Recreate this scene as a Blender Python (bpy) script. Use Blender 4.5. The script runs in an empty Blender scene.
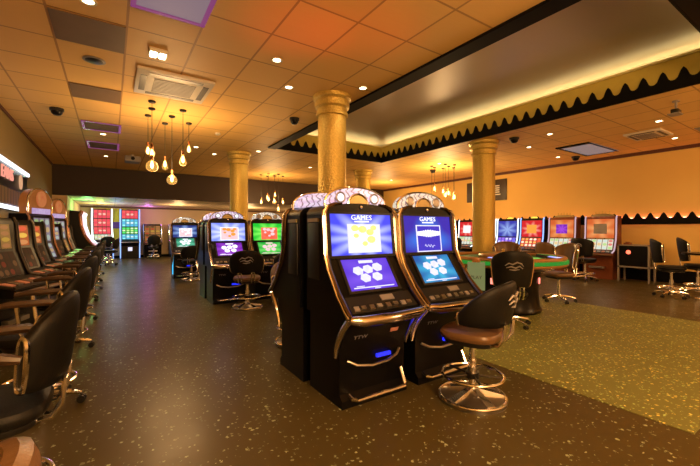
import bpy, bmesh, math, random
from mathutils import Vector, Matrix
random.seed(7)
sc = bpy.context.scene
COL = sc.collection
PI = math.pi
R = math.radians

# ------------------------------------------------------------------ room sizes (metres)
EYE = 1.40
CEIL = 3.58
XL, XR = -1.62, 12.35          # side walls
YR, YB = -3.2, 15.3            # wall behind the photographer, bulkhead
YF = 21.4                      # far wall of the low annex
ANX, ANZ = -1.22, 2.56         # annex side wall and ceiling
RX0, RX1, RY0, RY1 = 3.63, 7.22, 1.12, 9.05   # raised ceiling recess

# ------------------------------------------------------------------ materials
MATS = {}
def nodes_of(name):
    m = bpy.data.materials.new(name)
    m.use_nodes = True
    nt = m.node_tree
    return m, nt, nt.nodes['Principled BSDF']

def N(nt, typ, **kw):
    n = nt.nodes.new(typ)
    for k, v in kw.items():
        if k == 'op': n.operation = v
        else: setattr(n, k, v)
    return n

def mth(nt, op, a, b=None, c=None):
    n = nt.nodes.new('ShaderNodeMath'); n.operation = op
    for i, v in enumerate((a, b, c)):
        if v is None: continue
        if isinstance(v, (int, float)): n.inputs[i].default_value = v
        else: nt.links.new(v, n.inputs[i])
    return n.outputs[0]

def mixc(nt, f, a, b):
    n = nt.nodes.new('ShaderNodeMix'); n.data_type = 'RGBA'
    if isinstance(f, (int, float)): n.inputs[0].default_value = f
    else: nt.links.new(f, n.inputs[0])
    for i, v in ((6, a), (7, b)):
        if isinstance(v, (tuple, list)): n.inputs[i].default_value = (*v[:3], 1)
        else: nt.links.new(v, n.inputs[i])
    return n.outputs[2]

def coord(nt, kind='Object'):
    t = nt.nodes.new('ShaderNodeTexCoord')
    return t.outputs[kind]

def xyz(nt, sock):
    s = nt.nodes.new('ShaderNodeSeparateXYZ'); nt.links.new(sock, s.inputs[0])
    return s.outputs[0], s.outputs[1], s.outputs[2]

def noise(nt, vec, scale, detail=3, rough=.5):
    n = nt.nodes.new('ShaderNodeTexNoise')
    n.inputs['Scale'].default_value = scale; n.inputs['Detail'].default_value = detail
    n.inputs['Roughness'].default_value = rough
    nt.links.new(vec, n.inputs['Vector'])
    return n.outputs['Fac']

def bump(nt, bs, h, strength, dist=.01):
    b = nt.nodes.new('ShaderNodeBump'); b.inputs['Strength'].default_value = strength
    b.inputs['Distance'].default_value = dist
    nt.links.new(h, b.inputs['Height']); nt.links.new(b.outputs[0], bs.inputs['Normal'])

def flat(name, col, rough=.5, metal=0., var=.12, scale=6., bmp=0., spec=.5):
    """plain surface with a little noise in its colour and roughness"""
    if name in MATS: return MATS[name]
    m, nt, bs = nodes_of(name)
    co = coord(nt)
    f = noise(nt, co, scale)
    a = tuple(c * (1 - var) for c in col); b = tuple(min(1, c * (1 + var)) for c in col)
    nt.links.new(mixc(nt, f, a, b), bs.inputs['Base Color'])
    bs.inputs['Roughness'].default_value = rough
    bs.inputs['Metallic'].default_value = metal
    bs.inputs['Specular IOR Level'].default_value = spec
    if bmp: bump(nt, bs, noise(nt, co, scale * 8), bmp, .004)
    MATS[name] = m
    return m

def glow(name, col, strength, col2=None, scale=8.):
    """something that gives off light"""
    if name in MATS: return MATS[name]
    m, nt, bs = nodes_of(name)
    bs.inputs['Base Color'].default_value = (.02, .02, .02, 1)
    bs.inputs['Roughness'].default_value = .25
    if col2:
        f = noise(nt, coord(nt), scale)
        nt.links.new(mixc(nt, f, col, col2), bs.inputs['Emission Color'])
    else:
        bs.inputs['Emission Color'].default_value = (*col, 1)
    bs.inputs['Emission Strength'].default_value = strength * .85
    bs.inputs['Specular IOR Level'].default_value = .05
    MATS[name] = m
    return m

def burst(name, c_in, c_out, strength, rays=9, k=1.6):
    """lit screen: rays spreading from its middle"""
    if name in MATS: return MATS[name]
    m, nt, bs = nodes_of(name)
    x, y, z = xyz(nt, coord(nt, 'Generated'))
    dx = mth(nt, 'SUBTRACT', x, .5); dz = mth(nt, 'SUBTRACT', z, .45)
    ang = mth(nt, 'ARCTAN2', dz, dx)
    ray = mth(nt, 'MULTIPLY_ADD', mth(nt, 'SINE', mth(nt, 'MULTIPLY', ang, rays)), .28, .5)
    rad = mth(nt, 'SQRT', mth(nt, 'ADD', mth(nt, 'MULTIPLY', dx, dx), mth(nt, 'MULTIPLY', dz, dz)))
    f = mth(nt, 'MULTIPLY', rad, k)
    f = mth(nt, 'ADD', f, mth(nt, 'MULTIPLY', mth(nt, 'SUBTRACT', ray, .5), .8))
    f = mth(nt, 'MINIMUM', mth(nt, 'MAXIMUM', f, 0.), 1.)
    nt.links.new(mixc(nt, f, c_in, c_out), bs.inputs['Emission Color'])
    bs.inputs['Emission Strength'].default_value = strength * .78
    bs.inputs['Specular IOR Level'].default_value = .05
    bs.inputs['Base Color'].default_value = (.01, .01, .01, 1)
    bs.inputs['Roughness'].default_value = .3
    MATS[name] = m
    return m

def reels(name, cols, strength, nx=5, nz=3, bg=(.9, .85, .8)):
    """lit screen: a grid of coloured symbols on pale reels"""
    if name in MATS: return MATS[name]
    m, nt, bs = nodes_of(name)
    x, y, z = xyz(nt, coord(nt, 'Generated'))
    X = mth(nt, 'MULTIPLY', x, nx); Z = mth(nt, 'MULTIPLY', z, nz)
    fx = mth(nt, 'SUBTRACT', mth(nt, 'FRACT', X), .5); fz = mth(nt, 'SUBTRACT', mth(nt, 'FRACT', Z), .5)
    d = mth(nt, 'SQRT', mth(nt, 'ADD', mth(nt, 'MULTIPLY', fx, fx), mth(nt, 'MULTIPLY', fz, fz)))
    inside = mth(nt, 'LESS_THAN', d, .36)
    gap = mth(nt, 'GREATER_THAN', mth(nt, 'ABSOLUTE', fx), .45)
    h = mth(nt, 'FRACT', mth(nt, 'MULTIPLY', mth(nt, 'SINE', mth(nt, 'ADD', mth(nt, 'MULTIPLY', mth(nt, 'FLOOR', X), 12.99), mth(nt, 'MULTIPLY', mth(nt, 'FLOOR', Z), 78.2))), 437.5))
    rp = nt.nodes.new('ShaderNodeValToRGB'); rp.color_ramp.interpolation = 'CONSTANT'
    el = rp.color_ramp.elements
    while len(el) < len(cols): el.new(.5)
    for i, c in enumerate(cols):
        el[i].position = i / len(cols); el[i].color = (*c, 1)
    nt.links.new(h, rp.inputs[0])
    c1 = mixc(nt, inside, bg, rp.outputs[0])
    c2 = mixc(nt, gap, c1, (.05, .03, .02))
    nt.links.new(c2, bs.inputs['Emission Color'])
    bs.inputs['Emission Strength'].default_value = strength * .78
    bs.inputs['Specular IOR Level'].default_value = .05
    bs.inputs['Base Color'].default_value = (.01, .01, .01, 1)
    bs.inputs['Roughness'].default_value = .3
    MATS[name] = m
    return m

# floor vinyl with chips
def chips(name, base, base2, chip_cols, dens, rough, scale=26.):
    m, nt, bs = nodes_of(name)
    co = coord(nt)
    nz = noise(nt, co, .9, 4)
    c = mixc(nt, nz, base, base2)
    for k, (cc, d, s) in enumerate(((chip_cols[0], dens, scale), (chip_cols[1], dens * .8, scale * 1.5))):
        v = nt.nodes.new('ShaderNodeTexVoronoi'); v.inputs['Scale'].default_value = s
        mp = nt.nodes.new('ShaderNodeMapping'); mp.inputs['Location'].default_value = (k * 3.7, k * 1.3, 0)
        mp.inputs['Scale'].default_value = (1, 1, 0)
        nt.links.new(co, mp.inputs[0])
        wob = nt.nodes.new('ShaderNodeTexNoise'); wob.inputs['Scale'].default_value = s * 2.2
        nt.links.new(co, wob.inputs['Vector'])
        vm = nt.nodes.new('ShaderNodeVectorMath'); vm.operation = 'MULTIPLY_ADD'
        nt.links.new(wob.outputs['Color'], vm.inputs[0]); vm.inputs[1].default_value = (.03, .03, 0)
        nt.links.new(mp.outputs[0], vm.inputs[2])
        nt.links.new(vm.outputs[0], v.inputs['Vector'])
        sx, sy, sz = xyz(nt, v.outputs['Color'])
        on = mth(nt, 'MULTIPLY', mth(nt, 'LESS_THAN', sx, d), mth(nt, 'LESS_THAN', v.outputs['Distance'], mth(nt, 'MULTIPLY_ADD', sy, .28, .1)))
        c = mixc(nt, mth(nt, 'MULTIPLY', on, mth(nt, 'MULTIPLY_ADD', sz, .6, .4)), c, cc)
    nt.links.new(c, bs.inputs['Base Color'])
    rr = mth(nt, 'MULTIPLY_ADD', noise(nt, co, 3., 4), .18, rough - .09)
    nt.links.new(rr, bs.inputs['Roughness'])
    bs.inputs['Specular IOR Level'].default_value = .22
    bump(nt, bs, noise(nt, co, 40., 2), .06, .003)
    return m

def tiles(name, tile, tile2, line, px, ox, py, oy, lw=.012):
    m, nt, bs = nodes_of(name)
    co = coord(nt)
    x, y, z = xyz(nt, co)
    X = mth(nt, 'DIVIDE', mth(nt, 'SUBTRACT', x, ox), px)
    Y = mth(nt, 'DIVIDE', mth(nt, 'SUBTRACT', y, oy), py)
    gx = mth(nt, 'GREATER_THAN', mth(nt, 'ABSOLUTE', mth(nt, 'SUBTRACT', mth(nt, 'FRACT', mth(nt, 'ADD', X, .5)), .5)), .5)
    ax = mth(nt, 'ABSOLUTE', mth(nt, 'SUBTRACT', mth(nt, 'FRACT', mth(nt, 'ADD', X, .5)), .5))
    ay = mth(nt, 'ABSOLUTE', mth(nt, 'SUBTRACT', mth(nt, 'FRACT', mth(nt, 'ADD', Y, .5)), .5))
    g = mth(nt, 'MAXIMUM', mth(nt, 'LESS_THAN', ax, lw / px), mth(nt, 'LESS_THAN', ay, lw / py))
    wn = nt.nodes.new('ShaderNodeTexWhiteNoise')
    cb = nt.nodes.new('ShaderNodeCombineXYZ')
    nt.links.new(mth(nt, 'FLOOR', X), cb.inputs[0]); nt.links.new(mth(nt, 'FLOOR', Y), cb.inputs[1])
    nt.links.new(cb.outputs[0], wn.inputs['Vector'])
    # long faint fibres across the boards
    mp = nt.nodes.new('ShaderNodeMapping'); mp.inputs['Scale'].default_value = (3, 40, 1)
    nt.links.new(co, mp.inputs[0])
    fib = noise(nt, mp.outputs[0], 1.5, 3)
    f = mth(nt, 'ADD', mth(nt, 'MULTIPLY', wn.outputs[0], .5), mth(nt, 'MULTIPLY', fib, .5))
    nt.links.new(mixc(nt, g, mixc(nt, f, tile, tile2), line), bs.inputs['Base Color'])
    bs.inputs['Roughness'].default_value = .55
    bs.inputs['Specular IOR Level'].default_value = .3
    return m

FLOOR = chips('vinyl_floor', (.068, .051, .017), (.090, .068, .023), ((.42, .50, .32), (.32, .40, .24)), .26, .33, 30.)
INLAY = chips('chip_floor', (.165, .175, .055), (.225, .24, .075), ((.90, .80, .20), (.55, .80, .30)), .62, .45, 30.)
CEILM = tiles('ceiling_tiles', (.80, .485, .145), (.88, .56, .18), (.50, .26, .08), .675, .142, .715, 5.25)
WALLL = flat('olive_wall', (.25, .18, .06), .75, var=.08, scale=1.5)
WALLR = flat('ochre_wall', (.78, .51, .145), .8, var=.06, scale=1.2)
WALLD = flat('umber_wall', (.030, .014, .006), .6, var=.15, scale=1.5)
WALLF = flat('sand_wall', (.72, .55, .33), .8, var=.06, scale=1.5)
TRIM = flat('dark_red_trim', (.10, .03, .015), .5)
BLACK = flat('black_paint', (.004, .0035, .003), .6, var=.2, spec=.12)
BLKG = flat('black_gloss', (.003, .003, .004), .28, var=.2, spec=.2)
BLKP = flat('black_plastic', (.012, .011, .011), .4, var=.2)
LEATH = flat('black_leather', (.006, .0055, .005), .5, spec=.25, var=.3, scale=14, bmp=.25)
BROWN = flat('brown_leather', (.16, .085, .035), .36, var=.25, scale=12, bmp=.2)
DBROWN = flat('dark_brown_leather', (.055, .03, .015), .38, var=.25, scale=12)
TAN = flat('tan_trim', (.45, .27, .11), .4)
CHROME = flat('chrome', (.92, .90, .90), .15, 1., var=.05)
STEEL = flat('brushed_steel', (.45, .42, .38), .34, 1., var=.1)
GUN = flat('gunmetal', (.16, .12, .10), .2, 1., var=.2)
CHROMD = flat('dark_chrome', (.55, .50, .48), .12, 1., var=.25, scale=18)
DARKM = flat('dark_metal', (.05, .045, .04), .35, .8)
GOLDP = flat('gold_paint', (.72, .56, .11), .5, .2, var=.1)
SILK = flat('stretch_ceiling', (.62, .52, .44), .36, .05, var=.06, scale=.8)
WHITEP = flat('cream_plastic', (.75, .68, .55), .4, var=.05)
GREYP = flat('grey_plastic', (.30, .27, .24), .45)
WOODR = flat('red_brown_wood', (.20, .055, .022), .3, var=.3, scale=5)
WOODT = flat('table_wood', (.38, .17, .05), .3, var=.3, scale=5)
FELT = flat('green_felt', (.02, .22, .06), .7, scale=30)
DTILE = flat('dark_tile', (.19, .115, .06), .6, var=.12, scale=4)
LTILE = flat('lilac_diffuser', (.62, .52, .62), .45, var=.04)

m, nt, bs = nodes_of('hammered_gold')
co = coord(nt)
f = noise(nt, co, 42., 4, .6)
nt.links.new(mixc(nt, f, (.46, .31, .055), (.84, .61, .16)), bs.inputs['Base Color'])
bs.inputs['Metallic'].default_value = .55; bs.inputs['Roughness'].default_value = .42
v = nt.nodes.new('ShaderNodeTexVoronoi'); v.inputs['Scale'].default_value = 34; nt.links.new(co, v.inputs['Vector'])
bump(nt, bs, v.outputs['Distance'], .6, .012)
GOLD = m

# decorated glass of the arched toppers
m, nt, bs = nodes_of('arch_glass')
co = coord(nt, 'Generated')
v = nt.nodes.new('ShaderNodeTexVoronoi'); v.inputs['Scale'].default_value = 5.; nt.links.new(co, v.inputs['Vector'])
w = nt.nodes.new('ShaderNodeTexWave'); w.inputs['Scale'].default_value = 3.2; w.inputs['Distortion'].default_value = 7.
nt.links.new(co, w.inputs['Vector'])
c = mixc(nt, v.outputs['Distance'], (.50, .34, .66), (.78, .76, .86))
c = mixc(nt, mth(nt, 'GREATER_THAN', w.outputs['Fac'], .86), c, (.10, .08, .14))
nt.links.new(c, bs.inputs['Emission Color']); bs.inputs['Emission Strength'].default_value = .8
bs.inputs['Base Color'].default_value = (.25, .2, .25, 1); bs.inputs['Roughness'].default_value = .15
ARCHG = m
# same with a pale green-gold print
m2 = m.copy(); m2.name = 'arch_glass_pale'
for n in m2.node_tree.nodes:
    if n.type == 'MIX' and not n.inputs[6].is_linked and n.inputs[6].default_value[0] > .45:
        n.inputs[6].default_value = (.50, .46, .30, 1); n.inputs[7].default_value = (.80, .78, .66, 1)
ARCHG2 = m2

# ------------------------------------------------------------------ mesh builder
class MB:
    def __init__(s): s.bm = bmesh.new()
    def box(s, x0, x1, y0, y1, z0, z1, b=0.):
        r = bmesh.ops.create_cube(s.bm, size=1.)
        vs = r['verts']
        bmesh.ops.scale(s.bm, vec=(x1 - x0, y1 - y0, z1 - z0), verts=vs)
        bmesh.ops.translate(s.bm, vec=((x0 + x1) / 2, (y0 + y1) / 2, (z0 + z1) / 2), verts=vs)
        if b:
            es = {e for v_ in vs for e in v_.link_edges}
            bmesh.ops.bevel(s.bm, geom=list(es), offset=b, segments=2, affect='EDGES', profile=.6)
        return s
    def loft(s, rings, closed=True, cap=True):
        V = [[s.bm.verts.new(p) for p in r] for r in rings]
        n = len(rings[0])
        for a, b in zip(V, V[1:]):
            for i in range(n if closed else n - 1):
                j = (i + 1) % n
                try: s.bm.faces.new((a[i], a[j], b[j], b[i]))
                except ValueError: pass
        if cap:
            s.bm.faces.new(list(reversed(V[0]))); s.bm.faces.new(V[-1])
        return s
    def prism_yz(s, poly, x0, x1):
        return s.loft([[(x0, y, z) for y, z in poly], [(x1, y, z) for y, z in poly]])
    def prism_xz(s, poly, y0, y1):
        return s.loft([[(x, y0, z) for x, z in poly], [(x, y1, z) for x, z in poly]])
    def prism_xy(s, poly, z0, z1):
        return s.loft([[(x, y, z0) for x, y in poly], [(x, y, z1) for x, y in poly]])
    def lathe(s, prof, c=(0, 0, 0), seg=24, cap=True):
        rings = [[(c[0] + r * math.cos(2 * PI * i / seg), c[1] + r * math.sin(2 * PI * i / seg), c[2] + z) for i in range(seg)] for r, z in prof]
        return s.loft(rings, True, cap)
    def tube(s, pts, r, seg=8, closed=False, cap=True):
        P = [Vector(p) for p in pts]; n = len(P)
        rad = r if isinstance(r, (list, tuple)) else [r] * n
        rings = []; up = None
        for i in range(n):
            if closed: t = P[(i + 1) % n] - P[i - 1]
            else: t = P[min(i + 1, n - 1)] - P[max(i - 1, 0)]
            t.normalize()
            if up is None:
                up = Vector((0, 0, 1)) if abs(t.z) < .9 else Vector((1, 0, 0))
            a = t.cross(up)
            if a.length < 1e-5: a = t.cross(Vector((0, 1, 0)))
            a.normalize(); b = a.cross(t).normalized(); up = b
            rings.append([tuple(P[i] + (a * math.cos(2 * PI * k / seg) + b * math.sin(2 * PI * k / seg)) * rad[i]) for k in range(seg)])
        if closed:
            rings.append(rings[0]); return s.loft(rings, True, False)
        return s.loft(rings, True, cap)
    def ring(s, c, R_, r, seg=40, ts=8):
        return s.tube([(c[0] + R_ * math.cos(2 * PI * i / seg), c[1] + R_ * math.sin(2 * PI * i / seg), c[2]) for i in range(seg)], r, ts, True)
    def cyl(s, a, b, r, seg=14):
        return s.tube([a, b], r, seg)
    def ball(s, c, r, sz=1., seg=14):
        k = 8
        prof = [(max(1e-4, r * math.sin(PI * i / k)), -r * sz * math.cos(PI * i / k)) for i in range(k + 1)]
        return s.lathe(prof, c, seg)
    def mesh(s, name, smooth=True):
        bmesh.ops.remove_doubles(s.bm, verts=s.bm.verts, dist=1e-6)
        bmesh.ops.recalc_face_normals(s.bm, faces=s.bm.faces)
        me = bpy.data.meshes.new(name); s.bm.to_mesh(me); s.bm.free()
        if smooth:
            me.polygons.foreach_set('use_smooth', [True] * len(me.polygons))
            try: me.set_sharp_from_angle(angle=R(35))
            except Exception: pass
        return me

CACHE = {}
def part(name, key, fn, mat, parent=None, loc=None, rot=None):
    """one mesh object; meshes are shared between repeats through their key"""
    k = (key, mat.name) if key else None
    if k and k in CACHE: me = CACHE[k]
    else:
        mb = MB(); fn(mb); me = mb.mesh(name); me.materials.append(mat)
        if k: CACHE[k] = me
    o = bpy.data.objects.new(name, me); COL.objects.link(o)
    if parent: o.parent = parent
    if loc: o.location = loc
    if rot: o.rotation_euler = rot
    return o

def tag(o, label, cat, group=None, kind=None):
    o['label'] = label; o['category'] = cat
    if group: o['group'] = group
    if kind: o['kind'] = kind
    return o

def thing(name, label, cat, loc=(0, 0, 0), rz=0., group=None):
    o = bpy.data.objects.new(name, None); COL.objects.link(o)
    o.empty_display_size = .1
    o.location = loc; o.rotation_euler = (0, 0, rz)
    return tag(o, label, cat, group)

def struct(name, fn, mat):
    o = part(name, None, fn, mat); o['kind'] = 'structure'
    return o

def lettering(name, txt, size, mat, parent, loc, rot, ext=.002, sx=1.):
    cu = bpy.data.curves.new(name, 'FONT'); cu.body = txt; cu.size = size; cu.extrude = ext
    cu.align_x = 'CENTER'; cu.align_y = 'CENTER'; cu.resolution_u = 2
    tmp = bpy.data.objects.new('tmp', cu); COL.objects.link(tmp)
    me = bpy.data.meshes.new_from_object(tmp, depsgraph=bpy.context.evaluated_depsgraph_get())
    bpy.data.objects.remove(tmp); bpy.data.curves.remove(cu)
    me.materials.clear(); me.materials.append(mat)
    o = bpy.data.objects.new(name, me); COL.objects.link(o); o.parent = parent
    o.location = loc; o.rotation_euler = rot; o.scale = (sx, 1, 1)
    return o

class Panel:
    """a tilted rectangle facing -y of its thing; u across, v up, both 0..1"""
    def __init__(s, y0, z0, y1, z1, x0, x1):
        s.a = Vector((y0, z0)); s.d = Vector((y1 - y0, z1 - z0)); s.x0, s.x1 = x0, x1
        L = s.d.length; s.L = L
        s.n = Vector((-s.d.y, s.d.x)) / L          # points to -y
        s.rx = math.atan2(s.d.y, s.d.x)
    def pt(s, v, t): return s.a + s.d * v + s.n * t
    def slab(s, mb, u0, u1, v0, v1, t0, t1):
        p = [s.pt(v0, t0), s.pt(v1, t0), s.pt(v1, t1), s.pt(v0, t1)]
        w = s.x1 - s.x0
        return mb.prism_yz([(q.x, q.y) for q in p], s.x0 + w * u0, s.x0 + w * u1)
    def poly(s, mb, pts, t0, t1):
        """pts in metres from the panel's middle (across, up)"""
        xm = (s.x0 + s.x1) / 2
        rings = []
        for t in (t0, t1):
            rg = []
            for px, pv in pts:
                q = s.pt(.5 + pv / s.L, t); rg.append((xm + px, q.x, q.y))
            rings.append(rg)
        return mb.loft(rings)
    def at(s, u, v, t):
        q = s.pt(v, t); return (s.x0 + (s.x1 - s.x0) * u, q.x, q.y)
    def rot(s): return (s.rx, 0, 0)

def disc_pts(cx, cy, r, n=16, sy=1.): return [(cx + r * math.cos(2 * PI * i / n), cy + r * sy * math.sin(2 * PI * i / n)) for i in range(n)]

# ------------------------------------------------------------------ THE SETTING
struct('floor', lambda b: b.box(XL - .1, XR + .1, YR - .1, YF + .1, -.08, 0), FLOOR)
struct('floor_inlay', lambda b: b.box(3.33, 7.46, .75, 9.2, -.01, .004), INLAY)
def ceil_fn(b):
    b.box(XL, RX0, YR, YB, CEIL, CEIL + .06); b.box(RX1, XR, YR, YB, CEIL, CEIL + .06)
    b.box(RX0, RX1, YR, RY0, CEIL, CEIL + .06); b.box(RX0, RX1, RY1, YB, CEIL, CEIL + .06)
struct('ceiling', ceil_fn, CEILM)
struct('wall_left', lambda b: b.box(XL - .1, XL, YR, YB + .1, 0, CEIL + .06), WALLL)
struct('wall_right', lambda b: b.box(XR, XR + .1, YR, YF, 0, CEIL + .06), WALLR)
struct('wall_rear', lambda b: b.box(XL, XR, YR - .1, YR, 0, CEIL + .06), WALLF)
struct('wall_bulkhead', lambda b: b.box(XL, XR, YB, YB + .14, ANZ, CEIL + .06), WALLD)
struct('ceiling_annex', lambda b: b.box(ANX - .1, XR, YB + .14, YF, ANZ, ANZ + .06), tiles('annex_tiles', (.74, .60, .42), (.82, .68, .48), (.5, .36, .2), .675, .142, .715, 5.25))
struct('wall_annex', lambda b: b.box(ANX - .4, ANX, YB, YF, 0, ANZ), WALLF)
struct('wall_far', lambda b: b.box(ANX - .1, XR, YF, YF + .1, 0, ANZ + .06), WALLF)
struct('trim_left', lambda b: b.box(XL, XL + .03, YR, YB, CEIL - .05, CEIL), TRIM)
struct('trim_right', lambda b: b.box(XR - .04, XR, YR, YB, CEIL - .09, CEIL), TRIM)
struct('trim_far', lambda b: b.box(ANX, XR, YF - .03, YF, ANZ - .07, ANZ), TRIM)
struct('baseboard_right', lambda b: b.box(XR - .03, XR, YR, YB, 0, .34), BLACK)
struct('baseboard_left', lambda b: b.box(XL, XL + .02, YR, YB, 0, .12), BLACK)
struct('baseboard_far', lambda b: b.box(ANX, XR, YF - .02, YF, 0, .12), BLACK)

# raised recess: gold risers, lip, cove ledge, satin top
LZ = 4.03
TZ = 4.20
def riser(b):
    t = .05
    b.box(RX0 - t, RX0, RY0 - t, RY1 + t, CEIL, LZ); b.box(RX1, RX1 + t, RY0 - t, RY1 + t, CEIL, LZ)
    b.box(RX0, RX1, RY0 - t, RY0, CEIL, LZ); b.box(RX0, RX1, RY1, RY1 + t, CEIL, LZ)
struct('trim_riser', riser, GOLDP)
def lip(b):
    b.box(RX0 - .05, RX0 + .03, RY0 - .05, RY1 + .05, LZ, LZ + .035); b.box(RX1 - .03, RX1 + .05, RY0 - .05, RY1 + .05, LZ, LZ + .035)
    b.box(RX0, RX1, RY0 - .05, RY0 + .03, LZ, LZ + .035); b.box(RX0, RX1, RY1 - .03, RY1 + .05, LZ, LZ + .035)
struct('trim_lip', lip, flat('lit_gold_lip', (.80, .66, .26), .4))  # glow of the cove LED put into the lip as a paler gold
G = .28
def cove(b):
    for x0, x1, y0, y1 in ((RX0 - G, RX0 - .05, RY0 - G, RY1 + G), (RX1 + .05, RX1 + G, RY0 - G, RY1 + G), (RX0 - G, RX1 + G, RY0 - G, RY0 - .05), (RX0 - G, RX1 + G, RY1 + .05, RY1 + G)):
        b.box(x0, x1, y0, y1, LZ - .03, LZ)
    b.box(RX0 - G - .04, RX0 - G, RY0 - G, RY1 + G, LZ, TZ); b.box(RX1 + G, RX1 + G + .04, RY0 - G, RY1 + G, LZ, TZ)
    b.box(RX0 - G, RX1 + G, RY0 - G - .04, RY0 - G, LZ, TZ); b.box(RX0 - G, RX1 + G, RY1 + G, RY1 + G + .04, LZ, TZ)
struct('trim_cove', cove, WHITEP)
struct('ceiling_recess', lambda b: b.box(RX0 - G, RX1 + G, RY0 - G, RY1 + G, TZ, TZ + .05), SILK)
def rim(b):
    b.box(RX0 - .20, RX0 + .012, RY0 - .20, RY1 + .02, CEIL - .035, CEIL + .002)
    b.box(RX0 - .20, RX1 + .02, RY0 - .20, RY0 + .012, CEIL - .035, CEIL + .002)
struct('trim_rim', rim, BLACK)

def scallop(L, base, peak, per):
    """outline with a row of pointed onion arches along its upper edge"""
    n = max(1, round(L / per)); p = L / n
    sh = ((0, 0), (.10, .02), (.22, .18), (.30, .50), (.38, .78), (.44, .90), (.50, 1.), (.56, .90), (.62, .78), (.70, .50), (.78, .18), (.90, .02))
    top = []
    for i in range(n):
        for a, h in sh: top.append(((i + a) * p, base + (peak - base) * h))
    top.append((L, base))
    return [(0, 0), (L, 0)] + list(reversed(top))

def strip_quads(b, pts_of, L, base, peak, per, th):
    """scalloped board built as quads from its straight lower edge (safe for shading)"""
    out = scallop(L, base, peak, per)[2:]
    f0 = []; f1 = []; g0 = []; g1 = []
    for a, h in out:
        f0.append(pts_of(a, 0, 0)); f1.append(pts_of(a, h, 0)); g0.append(pts_of(a, 0, th)); g1.append(pts_of(a, h, th))
    b.loft([f0, f1, g1, g0, f0], closed=False, cap=False)

vb = -.03
for nm, fn, lab in (
    ('scalloped_valance', lambda b: strip_quads(b, lambda a, h, t: (RX1 - .005 - t, RY0 + a, CEIL + vb + h), RY1 - RY0, .15, .32, .25, .025), 'long black valance with pointed arches on the recess side towards the ochre wall'),
    ('scalloped_valance', lambda b: strip_quads(b, lambda a, h, t: (RX0 + a, RY1 - .005 - t, CEIL + vb + h), RX1 - RX0 - .03, .15, .32, .25, .025), 'short black valance with pointed arches closing the far end of the ceiling recess'),
    ('scalloped_valance', lambda b: strip_quads(b, lambda a, h, t: (RX0 + .017 + t, RY0 + .04 + a, CEIL + vb + h), RY1 - RY0 - .1, .15, .32, .25, .025), 'long black valance of the ceiling recess seen edge-on beside the tiled ceiling'),
    ('scalloped_valance', lambda b: strip_quads(b, lambda a, h, t: (RX0 + .05 + a, RY0 + .017 + t, CEIL + vb + h), RX1 - RX0 - .1, .15, .32, .25, .025), 'black valance end of the ceiling recess cutting the upper right picture corner')):
    tag(part(nm, None, fn, BLACK), lab, 'valance', 'scalloped valances of the ceiling recess')
tag(part('scalloped_wall_band', None, lambda b: strip_quads(b, lambda a, h, t: (XR - .05 - t, -3. + a, 1.555 + h), 17., .17, .32, .285, .02), BLACK),
    'black band with a row of pointed arches running along the ochre wall', 'wall band')
tag(part('band_light', None, lambda b: b.box(XR - .045, XR - .005, -3., 14., 1.715, 1.735), glow('pink_led', (1., .28, .24), 12.)),
    'pinkish light strip shining up the wall from behind the black arched band', 'light strip')

# LED lines on the cove ledge
def cove_led(b):
    for x0, x1, y0, y1 in ((RX0 - .18, RX0 - .14, RY0, RY1), (RX1 + .14, RX1 + .18, RY0, RY1), (RX0, RX1, RY0 - .18, RY0 - .14), (RX0, RX1, RY1 + .14, RY1 + .18)):
        b.box(x0, x1, y0, y1, LZ + .002, LZ + .02)
tag(part('cove_light', None, cove_led, glow('cove_led', (1., .80, .36), 8.5)), 'warm light line hidden on the ledge around the ceiling recess', 'light strip')

# columns
def column(x, y, r, lab):
    t = thing('gold_column', lab, 'column', (x, y, 0), 0, 'gold columns'); t['kind'] = 'thing'
    part('shaft', 'colshaft%.2f' % r, lambda b: b.lathe([(r * 1.12, .0), (r * 1.12, .10), (r, .14), (r * .98, CEIL - .30)], seg=40), GOLD, t)
    def cap(b):
        z = CEIL
        b.lathe([(r * .98, z - .34), (r * 1.10, z - .33), (r * 1.10, z - .28), (r * 1.03, z - .27), (r * 1.05, z - .22), (r * 1.2, z - .19), (r * 1.22, z - .13), (r * 1.14, z - .12), (r * 1.16, z - .09), (r * 1.32, z - .06), (r * 1.34, z - .002), (r * .9, z - .001)], seg=40)
    part('capital', 'colcap%.2f' % r, cap, GOLD, t)
column(3.02, 5.08, .235, 'gold column rising behind the pair of big slot machines')
column(7.72, 5.62, .27, 'gold column rising beside the green-lit gaming table')
column(3.02, 10.24, .25, 'gold column behind the green-screen slot machine')
column(7.72, 10.75, .27, 'small far gold column below the corner of the ceiling recess')

# ------------------------------------------------------------------ ARCHED SLOT MACHINES
SCR = {
    'blue': burst('scr_blue', (.55, .62, 1.), (.05, .06, .75), 1.35, 11),
    'violet': burst('scr_violet', (.20, .09, .80), (.09, .03, .62), 1.15, 5, 1.2),
    'azure': burst('scr_azure', (.03, .25, .95), (.035, .02, .42), 1.1, 3, 1.9),
    'teal': burst('scr_teal', (.06, .55, .85), (.02, .12, .45), 1.0, 6, 1.4),
    'purple': burst('scr_purple', (.35, .06, .62), (.13, .01, .34), 1.25, 8, 1.4),
    'green': burst('scr_green', (.25, .95, .12), (.01, .48, .03), 1.25, 9, 1.5),
    'green2': burst('scr_green2', (.20, .85, .15), (.01, .36, .04), 1.1, 7, 1.4),
    'jade': burst('scr_jade', (.15, .75, .45), (.01, .22, .14), .9, 6, 1.4),
    'paleblue': burst('scr_paleblue', (.75, .80, 1.), (.18, .24, .85), 1.3, 10, 1.5),
    'darkblue': burst('scr_darkblue', (.35, .55, .95), (.02, .04, .22), 1.1, 7, 1.7),
}
PALE = glow('pic_pale', (.80, .84, .98), 1.25, (.95, .95, .85), 12)
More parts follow.
